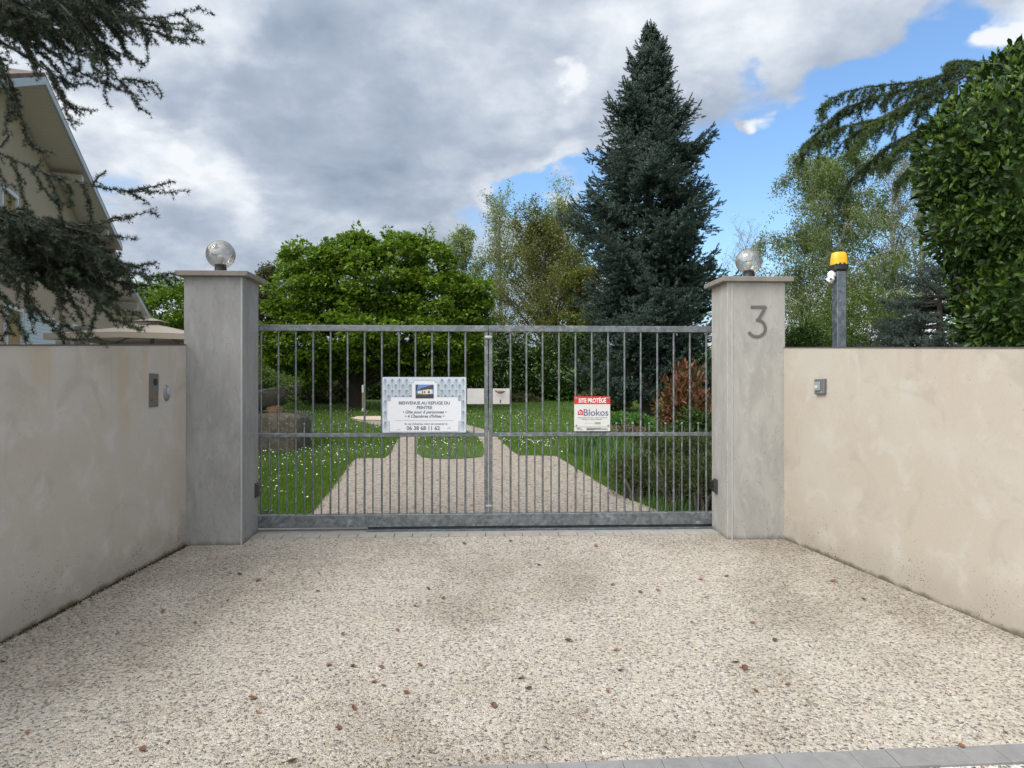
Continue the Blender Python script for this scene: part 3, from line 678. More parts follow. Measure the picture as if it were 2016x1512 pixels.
# red and white security sign
bs = thing('security_sign', 'square white security sign with a red SITE PROTÉGÉ header on the gate', 'sign', (SX(1166), YS, SZ(851)))
bx0, bx1 = SX(1130.5), SX(1201.2)
bz0, bz1 = SZ(849.5), SZ(780.5)
MB().box(bx0, bx1, YS, YS + .004, bz0, bz1).build('board', plain('sign_offwhite', (.60, .60, .585), .5, 0, .08, 25), bs)
bw, bh = bx1 - bx0, bz1 - bz0
def BP(u, v): return (bx0 + bw * u, bz1 - bh * v)
red = plain('sign_red', (.52, .025, .03), .4, 0, .08, 30); violet = plain('sign_violet', (.10, .105, .20), .5); dk = plain('sign_small_ink', (.30, .30, .31), .6); dk2 = plain('sign_dark_ink', (.10, .11, .12), .6)
flat([[BP(0, 0), BP(1, 0), BP(1, .225), BP(0, .225)]], YS, 'header', red, bs)
text('SITE PROT\u00c9G\u00c9', *BP(.505, .128), .053, plain('sign_lettering_white', (.78, .78, .76), .5), bs, YS - .0016, sx=.72, bold=.0012)
text('Blokos', *BP(.60, .475), .082, violet, bs, YS - .0012, sx=1.0, bold=.0004)
# house logo with a round b
lg = flat([[BP(.10, .43), BP(.175, .37), BP(.245, .43), BP(.245, .535), BP(.10, .535)]], YS - .0006, 'logo', red, bs)
cx_, cz_ = BP(.172, .477)
MB().lathe((cx_, YS - .0012, cz_), [(.0125, 0), (.0125, -.0006)], 20, 'Y').build('logo_ring', plain('logo_white', (.62, .62, .6), .5), lg)
MB().lathe((cx_, YS - .002, cz_ - .001), [(.006, 0), (.006, -.0006)], 16, 'Y').build('logo_eye', M['black'], lg)
flat([[BP(.13, .40), BP(.145, .40), BP(.145, .48), BP(.13, .48)]], YS - .0020, 'logo_stem', plain('logo_white_stem', (.62, .62, .6), .5), lg)
flat([[BP(u, v_), BP(u + l_, v_), BP(u + l_, v_ + .020), BP(u, v_ + .020)] for v_, row in ((.605, ((.09, .10), (.20, .13), (.35, .09), (.46, .05), (.53, .02), (.575, .12), (.71, .08), (.81, .10))), (.652, ((.21, .17), (.40, .03), (.45, .14), (.61, .16)))) for u, l_ in row], YS - .0008, 'fine_print', dk, bs)
flat([[BP(.57, .745), BP(.735, .745), BP(.735, .80), BP(.57, .80)]], YS - .0008, 'green_mark', plain('sign_green', (.22, .36, .12), .5), bs)
flat([[BP(u, .768), BP(u + .012, .768), BP(u + .012, .785), BP(u, .785)] for u in (.31, .35, .39, .43, .48, .53)], YS - .0008, 'fine_print', dk, bs)
flat([[BP(0, .876), BP(1, .876), BP(1, .884), BP(0, .884)], [BP(.07, .91), BP(.18, .91), BP(.18, .93), BP(.07, .93)], [BP(.07, .955), BP(.24, .955), BP(.24, .965), BP(.07, .965)]]
     + [[BP(.34, y_), BP(.34 + l_, y_), BP(.34 + l_, y_ + .010), BP(.34, y_ + .010)] for y_, l_ in ((.912, .40), (.930, .58), (.948, .59), (.962, .22))], YS - .0008, 'fine_print', dk2, bs)
for u, v in ((.055, .05), (.95, .05), (.06, .835), (.945, .835)):
    x_, z_ = BP(u, v); MB().lathe((x_, YS - .0002, z_), [(.009, 0), (.0075, -.003), (.003, -.0032)], 12, 'Y').build('fixing', M['zinc'], bs)
    MB().lathe((x_, YS - .0034, z_), [(.0035, 0), (.0035, -.001)], 10, 'Y').build('fixing_hole', M['black'], bs)

# ---------------------------------------------------------------- post with beacon and camera behind the right wall
YB = 5.75
pa, pb = at(1643.5, 600, YB), at(1666.5, 600, YB)
post = thing('beacon_post', 'square galvanised post standing behind the beige right wall', 'post', ((pa[0] + pb[0]) / 2, YB + .045, gz(YB)))
ptop = at(1655, 533, YB)[2]
MB().box(pa[0] + .021, pb[0], YB, YB + .09, gz(YB) - .05, ptop).build('tube', M['galv_d'], post, bevel=.004)
bc = ((pa[0] + pb[0]) / 2 + .008, YB + .045)
be = thing('warning_beacon', 'amber warning light with black base on top of the square post', 'beacon', (bc[0], bc[1], ptop))
def squircle(cx, cy, rx, ry, z, n=28, p=3.2):
    o = []
    for i in range(n):
        a = 2 * math.pi * i / n; c, s = math.cos(a), math.sin(a)
        o.append((cx + rx * math.copysign(abs(c) ** (2 / p), c), cy + ry * math.copysign(abs(s) ** (2 / p), s), z))
    return o
def loft(name, rings, mat, parent, smooth=True):
    n = len(rings[0]); V = [v for r_ in rings for v in r_]; Fc = []
    for j in range(len(rings) - 1):
        for i in range(n): Fc.append((j * n + i, j * n + (i + 1) % n, (j + 1) * n + (i + 1) % n, (j + 1) * n + i))
    Fc += [tuple(range(n))[::-1], tuple(range((len(rings) - 1) * n, len(rings) * n))]
    return MB().add(V, Fc).build(name, mat, parent, smooth=smooth)
hpx = YB / F
loft('base', [squircle(bc[0], bc[1], 12 * hpx, 12 * hpx, ptop), squircle(bc[0], bc[1], 13 * hpx, 13 * hpx, ptop + 2 * hpx), squircle(bc[0], bc[1], 16 * hpx, 15 * hpx, ptop + 3.5 * hpx), squircle(bc[0], bc[1], 16 * hpx, 15 * hpx, ptop + 13 * hpx), squircle(bc[0], bc[1], 14 * hpx, 13 * hpx, ptop + 13.6 * hpx)], M['black'], be)
am, T = new_mat('amber_lens'); p = principled(T, Base_Color=(.78, .40, .01, 1), Roughness=.25); p.inputs['Transmission Weight'].default_value = .0; p.inputs['Subsurface Weight'].default_value = .15; finish(T, p)
loft('lens', [squircle(bc[0], bc[1], 15.3 * hpx, 14.5 * hpx, ptop + 12 * hpx), squircle(bc[0], bc[1], 14.6 * hpx, 13.5 * hpx, ptop + 26 * hpx), squircle(bc[0], bc[1], 13.2 * hpx, 12 * hpx, ptop + 36 * hpx), squircle(bc[0], bc[1], 11 * hpx, 10 * hpx, ptop + 38.5 * hpx)], am, be)
# scalloped black edge and round boss
mb = MB()
for dx in (-12, -4.5, 4.5, 12):
    mb.prism([(bc[0] + (dx - 4) * hpx, bc[1] - 15.4 * hpx, ptop + 12 * hpx), (bc[0] + (dx + 4) * hpx, bc[1] - 15.4 * hpx, ptop + 12 * hpx), (bc[0] + (dx) * hpx, bc[1] - 15.0 * hpx, ptop + (17 if abs(dx) < 6 else 14.5) * hpx)],
             [(bc[0] + (dx - 4) * hpx, bc[1] - 13.4 * hpx, ptop + 12 * hpx), (bc[0] + (dx + 4) * hpx, bc[1] - 13.4 * hpx, ptop + 12 * hpx), (bc[0] + (dx) * hpx, bc[1] - 13.4 * hpx, ptop + (17 if abs(dx) < 6 else 14.5) * hpx)])
mb.build('base_clip', M['black'], be)
MB().lathe((bc[0] + 1.5 * hpx, bc[1] - 13.5 * hpx, ptop + 17.5 * hpx), [(3.2 * hpx, 0), (3.2 * hpx, -1.6 * hpx), (2.4 * hpx, -2 * hpx)], 16, 'Y').build('boss', am, be, smooth=True)
# camera
cc = at(1632, 545, YB + .04)
cmt = thing('security_camera', 'small white wall camera fixed to the side of the beacon post', 'camera', tuple(cc))
c1 = at(1637, 541, YB + .045)
wx = pa[0] + .021
MB().lathe((c1[0], YB + .045, c1[2]), [(.008, -.016), (.030, -.014), (.031, 0), (.028, .014), (.016, .028), (.003, .033)], 18).build('dome', M['white'], cmt, smooth=True)
MB().box(c1[0] + .004, wx, YB + .022, YB + .068, c1[2] - .016, c1[2] + .018).build('bracket', M['white'], cmt, bevel=.004)
cb = MB().lathe((0, 0, 0), [(.012, -.030), (.024, -.026), (.026, .012), (.014, .024)], 16)
me_m = Matrix.Translation((c1[0] - .012, YB + .03, c1[2] - .034)) @ Matrix.Rotation(R(35), 4, 'Y') @ Matrix.Rotation(R(30), 4, 'X')
cb.v = [tuple(me_m @ Vector(v_)) for v_ in cb.v]; cb.build('camera_body', M['white'], cmt, smooth=True)
MB().lathe((c1[0] - .027, YB + .004, c1[2] - .040), [(.008, 0), (.008, -.004)], 12, 'Y').build('lens', M['black'], cmt)

# ---------------------------------------------------------------- house on the left
ha = R(-16.3); he = np.array([math.sin(ha), math.cos(ha), 0]); hn = np.array([he[1], -he[0], 0]); hz_ = np.array([0, 0, 1.0])
hp0 = at(11, 606, 14.3)
def hs(px, py, off=0.0):
    p = on_plane(px, py, hp0 + hn * off, hn); return np.dot(p - hp0, he), p[2]
house = thing('house', 'beige rendered house with overhanging gable roof behind the cedar', 'house', (hp0[0], hp0[1], gz(hp0[1])))
HO = np.array([hp0[0], hp0[1], 0.0])
OV = .7
sA, zA = hs(88, 153, OV); sB, zB = hs(240, 486, OV); sL, zL = hs(0, 158, OV); sC, zC = hs(226, 497, OV); sD, zD = hs(301, 634, OV)
kL = (zA - zL) / (sA - sL); kR = (zB - zA) / (sB - sA); kR2 = (zD - zC) / (sD - sC)
def zroof(s): return zA + kL * (s - sA) if s < sA else (zA + kR * (s - sA) if s < sB - .3 else zC + kR2 * (s - sC))
hm, T = new_mat('house_render'); g = T.n('ShaderNodeNewGeometry').outputs['Position']
p = principled(T, Base_Color=T.mix(T.noise(g, .7, 4, .6), (.40, .315, .225), (.46, .37, .27)), Roughness=.9); finish(T, p, T.noise(g, 60, 3), .15, .004)
sE = sD - .9
wall_pts = [(-9.0, 0)] + [(sE, gz(30) - .8)] + [(s_, zroof(s_) - .17) for s_ in (sE, sC + 1.0, sB - .31, 4, sA, -3, -6, -9)]
wall_pts[0] = (-9.0, 0.2)
f3 = lambda s_, z_, off: HO + he * s_ + hn * off + hz_ * z_
MB().prism([f3(s_, z_, 0) for s_, z_ in wall_pts], [f3(s_, z_, -9) for s_, z_ in wall_pts]).build('wall', hm, house)
soff, T = new_mat('soffit_boards'); g = T.n('ShaderNodeNewGeometry').outputs['Position']
dd = T.n('ShaderNodeVectorMath', {0: g, 1: tuple(he)}, operation='DOT_PRODUCT').outputs['Value']
st = T.math('FRACT', T.math('MULTIPLY', dd, 7.5)); ln = T.remap(st, .06, .0); 
p = principled(T, Base_Color=T.mix(ln, (.50, .47, .415), (.24, .21, .17)), Roughness=.6); finish(T, p, T.math('MULTIPLY', ln, -1), .5, .01)
rtile, T = new_mat('roof_tiles'); g = T.n('ShaderNodeNewGeometry').outputs['Position']
v = T.n('ShaderNodeTexVoronoi', {'Vector': g, 'Scale': 5.0}); p = principled(T, Base_Color=T.mix(T.n('ShaderNodeSeparateColor', {0: v.outputs['Color']}).outputs[0], (.07, .05, .04), (.15, .10, .08)), Roughness=.8); finish(T, p, v.outputs['Distance'], .6, .04)
fasc = plain('fascia_blue_grey', (.36, .39, .40), .4, .2)
def slab(s0, z0, s1, z1, name):
    rf = MB().prism([f3(s0, z0 - .03, OV), f3(s1, z1 - .03, OV), f3(s1, z1 - .03, -9.4), f3(s0, z0 - .03, -9.4)], [f3(s0, z0 + .10, OV), f3(s1, z1 + .10, OV), f3(s1, z1 + .10, -9.4), f3(s0, z0 + .10, -9.4)]).build(name, rtile, house)
    MB().prism([f3(s0 + .01, z0 - .11, OV - .03), f3(s1 - .01, z1 - .11, OV - .03), f3(s1 - .01, z1 - .11, -9.3), f3(s0 + .01, z0 - .11, -9.3)], [f3(s0 + .01, z0 - .032, OV - .03), f3(s1 - .01, z1 - .032, OV - .03), f3(s1 - .01, z1 - .032, -9.3), f3(s0 + .01, z0 - .032, -9.3)]).build('soffit', soff, rf)
    MB().prism([f3(s0, z0 - .12, OV - .027), f3(s1, z1 - .12, OV - .027), f3(s1, z1 - .12, OV + .02), f3(s0, z0 - .12, OV + .02)], [f3(s0, z0 + .02, OV - .027), f3(s1, z1 + .02, OV - .027), f3(s1, z1 + .02, OV + .02), f3(s0, z0 + .02, OV + .02)]).build('barge_board', fasc, rf)
slab(-10, zA + kL * (-10 - sA), sA, zA, 'roof'); slab(sA + .002, zA, sB, zB, 'roof'); slab(sC, zC, sD, zD, 'roof')
cream = plain('painted_beam', (.46, .43, .37), .5)
for s_ in (3.2, 6.3, sC + 1.3, sC + 4.6, sD - 1.4):
    z_ = zroof(s_) - .17
    MB().obox(HO, he, hn, hz_, s_ - .11, s_ + .11, .002, OV - .06, z_ - .24, z_ - .03).build('purlin_end', cream, house)
hwhite = plain('white_frame', (.60, .66, .70), .4); glassd = plain('dark_pane', (.045, .05, .05), .15); louv, T = new_mat('louvred_shutter'); g = T.n('ShaderNodeNewGeometry').outputs['Position']
zf = T.math('FRACT', T.math('MULTIPLY', T.n('ShaderNodeSeparateXYZ', {0: g}).outputs[2], 14)); lnn = T.remap(zf, .16, .0)
p = principled(T, Base_Color=T.mix(lnn, (.58, .66, .72), (.22, .27, .32)), Roughness=.45); finish(T, p, T.math('MULTIPLY', lnn, -1), .5, .01)
ochre = plain('ochre_reveal', (.34, .25, .10), .8)
def opening(s0, s1, z0, z1, name='window', shutter=None):
    fr = MB(); t_ = .07
    fr.obox(HO, he, hn, hz_, s0 - t_, s0, 0, .06, z0, z1); fr.obox(HO, he, hn, hz_, s1, s1 + t_, 0, .06, z0, z1); fr.obox(HO, he, hn, hz_, s0 - t_, s1 + t_, 0, .06, z1, z1 + t_)
    f_ = fr.build(name, hwhite, house)
    MB().obox(HO, he, hn, hz_, s0 + .002, s1 - .002, 0, .012, z0, z1 - .002).build('pane', ochre, f_)
    if shutter:
        c0, c1, ang = shutter; a = R(ang)     # hinge position, width, swing angle from the wall
        ex = he * math.cos(a) + hn * math.sin(a); ey = np.cross(hz_, ex)
        MB().obox(HO + he * c0 + hn * .07, ex, ey, hz_, 0, c1, 0, .04, z0, z1).build('shutter', louv, house)
s0, zt = hs(9, 606); s1, _ = hs(38, 616)
opening(s0, s1, 1.3, zt, 'door', (s1 + .08, 1.25, 12))
s0b, ztb = hs(140, 643); s1b, _ = hs(160, 650)
opening(s0b, s1b, 1.5, ztb, 'window', (s0b - .06, 1.1, 150))
for (a0, a1, b0, b1) in ((0, 28, 370, 392), (140, 165, 462, 480)):
    p0_, q0_ = hs(a0, b0); p1_, q1_ = hs(a1, b1)
    opening(p0_, p1_, q1_ - .8, q0_, 'window')
# wall lantern
ls, lz = hs(98, 668)
lp = f3(ls, lz, .18); lan = thing('wall_lantern', 'white lantern fixed on the beige house wall between two shuttered openings', 'lantern', tuple(lp))
MB().obox(lp, he, hn, hz_, -.13, .13, -.12, .12, -.04, -.01).build('tray', M['white'], lan)
mb = MB()
for i_ in (-1, 1):
    for j_ in (-1, 1): mb.obox(lp, he, hn, hz_, i_ * .1 - .012, i_ * .1 + .012, j_ * .09 - .012, j_ * .09 + .012, -.01, .27)
mb.build('frame', M['white'], lan)
MB().prism([lp + he * a_ + hn * b_ + hz_ * .27 for a_, b_ in ((-.14, -.13), (.14, -.13), (.14, .13), (-.14, .13))], [lp + he * a_ + hn * b_ + hz_ * .40 for a_, b_ in ((-.03, -.03), (.03, -.03), (.03, .03), (-.03, .03))]).build('roof', M['white'], lan)
MB().obox(lp, he, hn, hz_, -.03, .03, -.18, 0, -.10, -.04).build('arm', M['white'], lan)

# ---------------------------------------------------------------- parasol
YP = 11.5
pc_ = at(300, 650, YP); rimz = at(250, 662, YP)[2]
par = thing('parasol', 'large beige square parasol standing open behind the left wall', 'parasol', (pc_[0], YP, gz(YP)))
canv = plain('beige_canvas', (.33, .29, .235), .85, 0, .06, 8)
hw = (at(438, 650, YP)[0] - at(166, 650, YP)[0]) / 2; pkz = at(300, 636, YP)[2]
mb = MB(); n_ = 8; rows = 6; V = []; Fc = []
corn = [(-1, -1), (0, -1), (1, -1), (1, 0), (1, 1), (0, 1), (-1, 1), (-1, 0)]
rings_ = []
for j in range(rows + 1):
    f = j / rows; z_ = rimz + (pkz - rimz) * (1 - f) ** 1.25
    rings_.append([(pc_[0] + hw * f * a_ * (1 if a_ * b_ else .985), YP + hw * f * b_ * (1 if a_ * b_ else .985), z_ - (0.03 * f if a_ * b_ else 0)) for a_, b_ in corn])
for r_ in rings_: V += r_
for j in range(rows):
    for i in range(8): Fc.append((j * 8 + i, j * 8 + (i + 1) % 8, (j + 1) * 8 + (i + 1) % 8, (j + 1) * 8 + i))
vb = len(V); dr = at(250, 661, YP)[2] - at(250, 671.5, YP)[2]
V += [(x_, y_, z_ - dr) for x_, y_, z_ in rings_[-1]]
for i in range(8): Fc.append((rows * 8 + i, rows * 8 + (i + 1) % 8, vb + (i + 1) % 8, vb + i))
me = bpy.data.meshes.new('canopy'); me.from_pydata([tuple(map(float, v_)) for v_ in V], [], Fc); me.polygons.foreach_set('use_smooth', [False] * len(me.polygons))
link('canopy', me, canv, par)
zt_ = pkz + .02
MB().add([(pc_[0] + .19 * a_, YP + .19 * b_, zt_ + .0) for a_, b_ in corn] + [(pc_[0], YP, zt_ + .055)], [(i, (i + 1) % 8, 8) for i in range(8)]).build('vent', canv, par)
MB().lathe((pc_[0], YP, gz(YP)), [(.03, 0), (.03, zt_ - gz(YP) - .05)], 12).build('pole', M['galv_d'], par)
MB().box(pc_[0] - .4, pc_[0] + .4, YP - .4, YP + .4, gz(YP) - .02, gz(YP) + .08).build('base', M['paver'], par)
rb = MB()
for a_, b_ in corn: rb.tube([(pc_[0], YP, pkz - .06), (pc_[0] + hw * a_ * .97, YP + hw * b_ * .97, rimz - .05)], .012, 5)
rb.build('ribs', M['galv_d'], par)

# ---------------------------------------------------------------- vegetation
FOL = dict(
    maple=foliage('maple_leaves', (.04, .085, .010), (.105, .185, .018), (.21, .31, .035), .45, .35, 1.5, .2),
    spruce=foliage('blue_spruce_needles', (.012, .026, .018), (.036, .062, .047), (.095, .14, .112), .6, .0, 1.5, .2),
    cedar=foliage('cedar_needles', (.007, .015, .008), (.014, .028, .014), (.030, .048, .024), .55, .10, 2, .2),
    cedar2=foliage('cedar_needles_fresh', (.009, .024, .008), (.026, .052, .015), (.10, .145, .03), .55, .12, 1.2, .2),
    bluecedar=foliage('blue_cedar_needles', (.02, .032, .025), (.045, .062, .05), (.075, .10, .085), .6, 0, 2, .2),
    laurel=foliage('laurel_leaves', (.009, .024, .006), (.024, .056, .011), (.075, .13, .02), .42, .10, 1.6, .32),
    laurelnew=foliage('laurel_young_leaves', (.03, .07, .010), (.08, .145, .02), (.16, .22, .04), .4, .2, 2, .3),
    birch=foliage('birch_leaves', (.045, .075, .018), (.095, .145, .035), (.17, .23, .07), .5, .3, 1, .2),
    birchpale=foliage('birch_leaves_sparse', (.06, .085, .025), (.11, .14, .05), (.17, .19, .09), .5, .3, 1, .2),
    willow=foliage('willow_leaves', (.11, .15, .06), (.18, .24, .10), (.26, .32, .16), .5, .3, 1, .2),
    olive=foliage('olive_tree_leaves', (.05, .065, .012), (.10, .125, .022), (.19, .19, .06), .55, .3, 1.4, .2),
    blossom=foliage('faded_blossom', (.22, .17, .12), (.32, .27, .19), (.42, .38, .30), .7, .3, 2, .1),
    hedge=foliage('hedge_leaves', (.010, .028, .005), (.028, .062, .010), (.065, .12, .018), .5, .15, 1, .2),
    scrub=foliage('scrub_leaves', (.04, .05, .02), (.075, .085, .035), (.12, .12, .06), .6, .15, 1, .2),
    red=foliage('red_photinia_leaves', (.03, .06, .015), (.11, .055, .025), (.34, .13, .085), .4, .2, 2.5, .35),
    herb=foliage('herb_leaves', (.022, .045, .012), (.055, .085, .025), (.11, .125, .045), .6, .2, 3, .2),
    cover=foliage('groundcover_leaves', (.03, .08, .015), (.07, .16, .035), (.12, .24, .06), .5, .3, 3, .2),
    brown=foliage('withered_leaves', (.07, .05, .03), (.14, .10, .065), (.2, .15, .1), .7, .1, 3, .2),
    grass=foliage('grass_blades', (.048, .10, .014), (.095, .18, .026), (.165, .26, .045), .5, .35, .9, .2),
    longgrass=foliage('long_grass_blades', (.035, .085, .02), (.075, .16, .04), (.14, .24, .09), .5, .35, 2, .25),
    alpine=foliage('alpine_leaves', (.035, .07, .012), (.09, .14, .03), (.16, .20, .06), .55, .25, 5, .2))
LV = blade_leaf(.30, .05, -.10)

def grow(base, h, lean=(0, 0), r0=.12, nlimb=14, spread=.9, up=.6, droop=0.0, start=.2, twigs=7, tl=.6, seed=1, limb_len=.42, sub=4, wig=.12, top_taper=.8):
    """trunk > limbs > twigs; returns trunk polys, twig polys and leaf points/directions"""
    r = np.random.RandomState(seed); wood = []; fine_ = []; LP = []; LD = []
    n = 9; t = np.linspace(0, 1, n)
    tr_ = np.array(base) + np.stack([lean[0] * t ** 1.5 * h + wig * h * .12 * np.cumsum(r.normal(size=n)) / 3, lean[1] * t ** 1.5 * h + wig * h * .12 * np.cumsum(r.normal(size=n)) / 3, t * h], -1)
    tr_[0] = base
    wood.append((tr_, r0 * (1 - t * top_taper) + .004))
    def at_t(u): return np.array([np.interp(u, t, tr_[:, k]) for k in range(3)])
    for i in range(nlimb):
        u = start + (1 - start) * ((i + r.uniform(.1, .9)) / nlimb); az = i * 2.4 + r.uniform(-.5, .5)
        L = h * limb_len * (1 - .62 * ((u - start) / (1 - start)) ** 1.3) * r.uniform(.7, 1.15)
        d = np.array([math.cos(az) * spread, math.sin(az) * spread, up + .5 * u]); d /= np.linalg.norm(d)
        p = at_t(u); m = 6; pts = [p]
        for k in range(m):
            d = d + r.normal(size=3) * wig * .8 + np.array([0, 0, .06 - droop * (k / m) * .55]); d /= np.linalg.norm(d)
            p = p + d * L / m; pts.append(p)
        pts = np.array(pts); rl = max(.006, r0 * .34 * (1 - u * .5)); wood.append((pts, np.linspace(rl, rl * .2, m + 1)))
        for j in range(twigs):
            q = (j + r.uniform(0, 1)) / twigs * .85 + .15; b = np.array([np.interp(q * m, np.arange(m + 1), pts[:, k]) for k in range(3)])
            a2 = r.uniform(0, 2 * math.pi); dd = unit(pts[min(m, int(q * m) + 1)] - pts[int(q * m)]) * .7 + np.array([math.cos(a2), math.sin(a2), r.uniform(-.1, .6) - droop * .3]) * .8; dd /= np.linalg.norm(dd)
            l2 = tl * L * .5 * r.uniform(.6, 1.2) * (1.1 - .5 * q) + .15; m2 = 5; pp = [b]
            for k in range(m2):
                dd = dd + r.normal(size=3) * .12 + np.array([0, 0, .08 - droop * .55 * (k + 1) / m2]); dd /= np.linalg.norm(dd); b = b + dd * l2 / m2; pp.append(b)
            pp = np.array(pp); fine_.append((pp, np.linspace(rl * .32 + .002, .0018, m2 + 1)))
            for s_ in range(sub):
                q2 = r.uniform(.1, 1) * m2; b2 = np.array([np.interp(q2, np.arange(m2 + 1), pp[:, k]) for k in range(3)])
                a3 = r.uniform(0, 2 * math.pi); d3 = dd * .5 + np.array([math.cos(a3), math.sin(a3), r.uniform(-.2, .7) - droop * .9]) * .7; d3 /= np.linalg.norm(d3)
                l3 = l2 * r.uniform(.3, .6) * (1 + droop * .5); m3_ = 4; p3 = [b2]
                for k in range(m3_):
                    d3 = d3 + r.normal(size=3) * .1 + np.array([0, 0, -droop * .6]); d3 /= np.linalg.norm(d3); b2 = b2 + d3 * l3 / m3_; p3.append(b2)
                p3 = np.array(p3); fine_.append((p3, np.linspace(.003, .0012, m3_ + 1)))
                for q3 in np.linspace(.1, 1, 7):
                    LP.append([np.interp(q3 * m3_, np.arange(m3_ + 1), p3[:, k]) for k in range(3)]); LD.append(d3)
    return wood, fine_, np.array(LP), np.array(LD)
def tree(name, label, base, mat, bark, h, leaf=.06, per=3, group=None, tmpl=None, jitter=.06, keep=1.0, cat='tree', extra=None, **kw):
    base = np.array(base, float); t = thing(name, label, cat, tuple(base), group=group)
    wood, fine_, LP, LD = grow(base, h, **kw)
    V, Fc = tubes(wood[:1], 8); np_mesh('trunk', V, Fc, bark, t, True)
    V, Fc = tubes(wood[1:] + fine_, 4); np_mesh('branches', V, Fc, bark, t, True)
    if per:
        LP = np.repeat(LP, per, 0); LD = np.repeat(LD, per, 0)
        if keep < 1: k_ = rs.rand(len(LP)) < keep; LP, LD = LP[k_], LD[k_]
        n = len(LP); LP = LP + rs.normal(size=(n, 3)) * jitter
        V, Fc = stamp(*(tmpl or (LEAF_V, LEAF_F)), LP, LD * .6 + rs.normal(size=(n, 3)) * .6, leaf * rs.uniform(.6, 1.25, n))
        np_mesh('foliage', V, Fc, mat, t)
    if extra:
        m2_, frac, sz = extra; k_ = rs.rand(len(LP)) < frac; q = LP[k_] + rs.normal(size=(k_.sum(), 3)) * .05
        V, Fc = stamp(LEAF_V, LEAF_F, q, rs.normal(size=q.shape), sz); np_mesh('blossom', V, Fc, m2_, t)
    return t
def clumps(centers, radii, n_per, leaf, flat=.45, tmpl=None, up=.25, seedr=None, edge=.55):
    """leaves spread over flattened clumps"""
    C_ = np.repeat(centers, n_per, 0); Rr = np.repeat(radii, n_per)
    n = len(C_); d = unit(rs.normal(size=(n, 3))); rad = rs.uniform(edge, 1.05, n) ** .7
    Pp = C_ + d * (Rr * rad)[:, None] * np.array([1, 1, flat])
    D = d * np.array([1, 1, .5]) + rs.normal(size=(n, 3)) * .5 + np.array([0, 0, up])
    return stamp(*(tmpl or LV), Pp, D, leaf * rs.uniform(.6, 1.3, n), N=d * .5 + np.array([0, 0, 1.0]) + rs.normal(size=(n, 3)) * .45)
def ell_points(ells, n, shell=.6):
    """random points in the outer shell of a union of ellipsoids (centre, radii)"""
    out = []; vol = np.array([r_[0] * r_[1] * r_[2] for _, r_ in ells]) ** .75; vol /= vol.sum()
    while len(out) < n:
        i = rs.choice(len(ells), p=vol); c, r_ = ells[i]; d = unit(rs.normal(size=3)); q = c + d * np.array(r_) * rs.uniform(shell, 1)
        if any(k != i and (((q - c2) / np.array(r2)) ** 2).sum() < .55 for k, (c2, r2) in enumerate(ells)): continue
        out.append(q)
    return np.array(out)
def ell(px, py, Y, rx, ry, rd):     # pixel centre and radii in pixels at depth Y, depth radius in metres
    return (at(px, py, Y), (rx * Y / F, rd, ry * Y / F))
def bush(name, label, base, ells, mat, nclump, rcl, nper, leaf, group=None, cat='shrub', flat=.5, tmpl=None, shell=.5, bark=None, stems=10, up=.25, part='foliage'):
    base = np.array(base, float); t = thing(name, label, cat, tuple(base), group=group)
    cs = ell_points(ells, nclump, shell); zmin = np.array([gz(y) for y in cs[:, 1]]) + rcl * .3
    cs[:, 2] = np.maximum(cs[:, 2], zmin)
    V, Fc = clumps(cs, rs.uniform(.7, 1.3, nclump) * rcl, nper, leaf, flat, tmpl, up); np_mesh(part, V, Fc, mat, t)
    if stems:
        pol = []
        for k in range(stems):
            e = cs[rs.randint(len(cs))]; s_ = base + rs.normal(size=3) * np.array([.05, .05, 0]); m_ = s_ + (e - s_) * .5 + np.array([0, 0, .1]) + rs.normal(size=3) * .05
            pol.append((np.array([s_, m_, e]), [.02, .014, .004]))
        V, Fc = tubes(pol, 5); np_mesh('stems', V, Fc, bark or M['bark'], t, True)
    return t

# --- big green broadleaf tree on the lawn
YM = 19.3; mb_ = gnd(700, 801); mb_ = np.array([mb_[0], mb_[1], mb_[2]])
mt = thing('maple_tree', 'broad bright green leafy tree with a dark trunk on the lawn behind the welcome sign', 'tree', tuple(mb_))
ells = [ell(735, 560, YM, 120, 95, 1.5), ell(620, 590, YM, 85, 75, 1.3), ell(860, 610, YM, 95, 85, 1.4), ell(740, 660, YM - .2, 190, 70, 1.8), ell(610, 680, YM - .3, 95, 70, 1.2), ell(870, 680, YM - .3, 90, 55, 1.2),
        ell(590, 520, YM, 36, 34, .7), ell(700, 490, YM, 52, 34, .8), ell(790, 495, YM, 58, 34, .8), ell(850, 520, YM, 45, 45, .8), ell(925, 590, YM, 38, 42, .8), ell(565, 660, YM, 45, 80, .9), ell(930, 680, YM, 42, 60, .8), ell(650, 540, YM, 60, 60, 1)]
cs = ell_points(ells, 840, .60)
k_ = ~((np.abs((cs[:, 0] / cs[:, 1] * F) - (at(705, 760, YM)[0] / YM * F)) < 55) & (cs[:, 2] < at(700, 745, YM)[2])); cs = cs[k_]
rad = rs.uniform(.16, .36, len(cs))
V1 = clumps(cs, rad, 110, .105, .42, LV, .1)
low = ell_points([ell(600, 735, YM - .4, 55, 28, .8), ell(850, 735, YM - .2, 110, 26, 1.0), ell(760, 725, YM + .5, 60, 20, .8)], 90, .4)
V2 = clumps(low, rs.uniform(.15, .3, len(low)), 90, .10, .4, LV, .05)
spr = np.array([at(587, 480, YM), at(843, 455, YM), at(704, 452, YM), at(845, 470, YM), at(560, 500, YM), at(763, 457, YM), at(880, 500, YM)])
V3 = clumps(spr, np.full(len(spr), .13), 40, .09, 1.6, LV, .6)
V, Fc = combine([V1, V2, V3]); np_mesh('crown', V, Fc, FOL['maple'], mt)
pol = []; fork = mb_ + np.array([-.05, 0, .65])
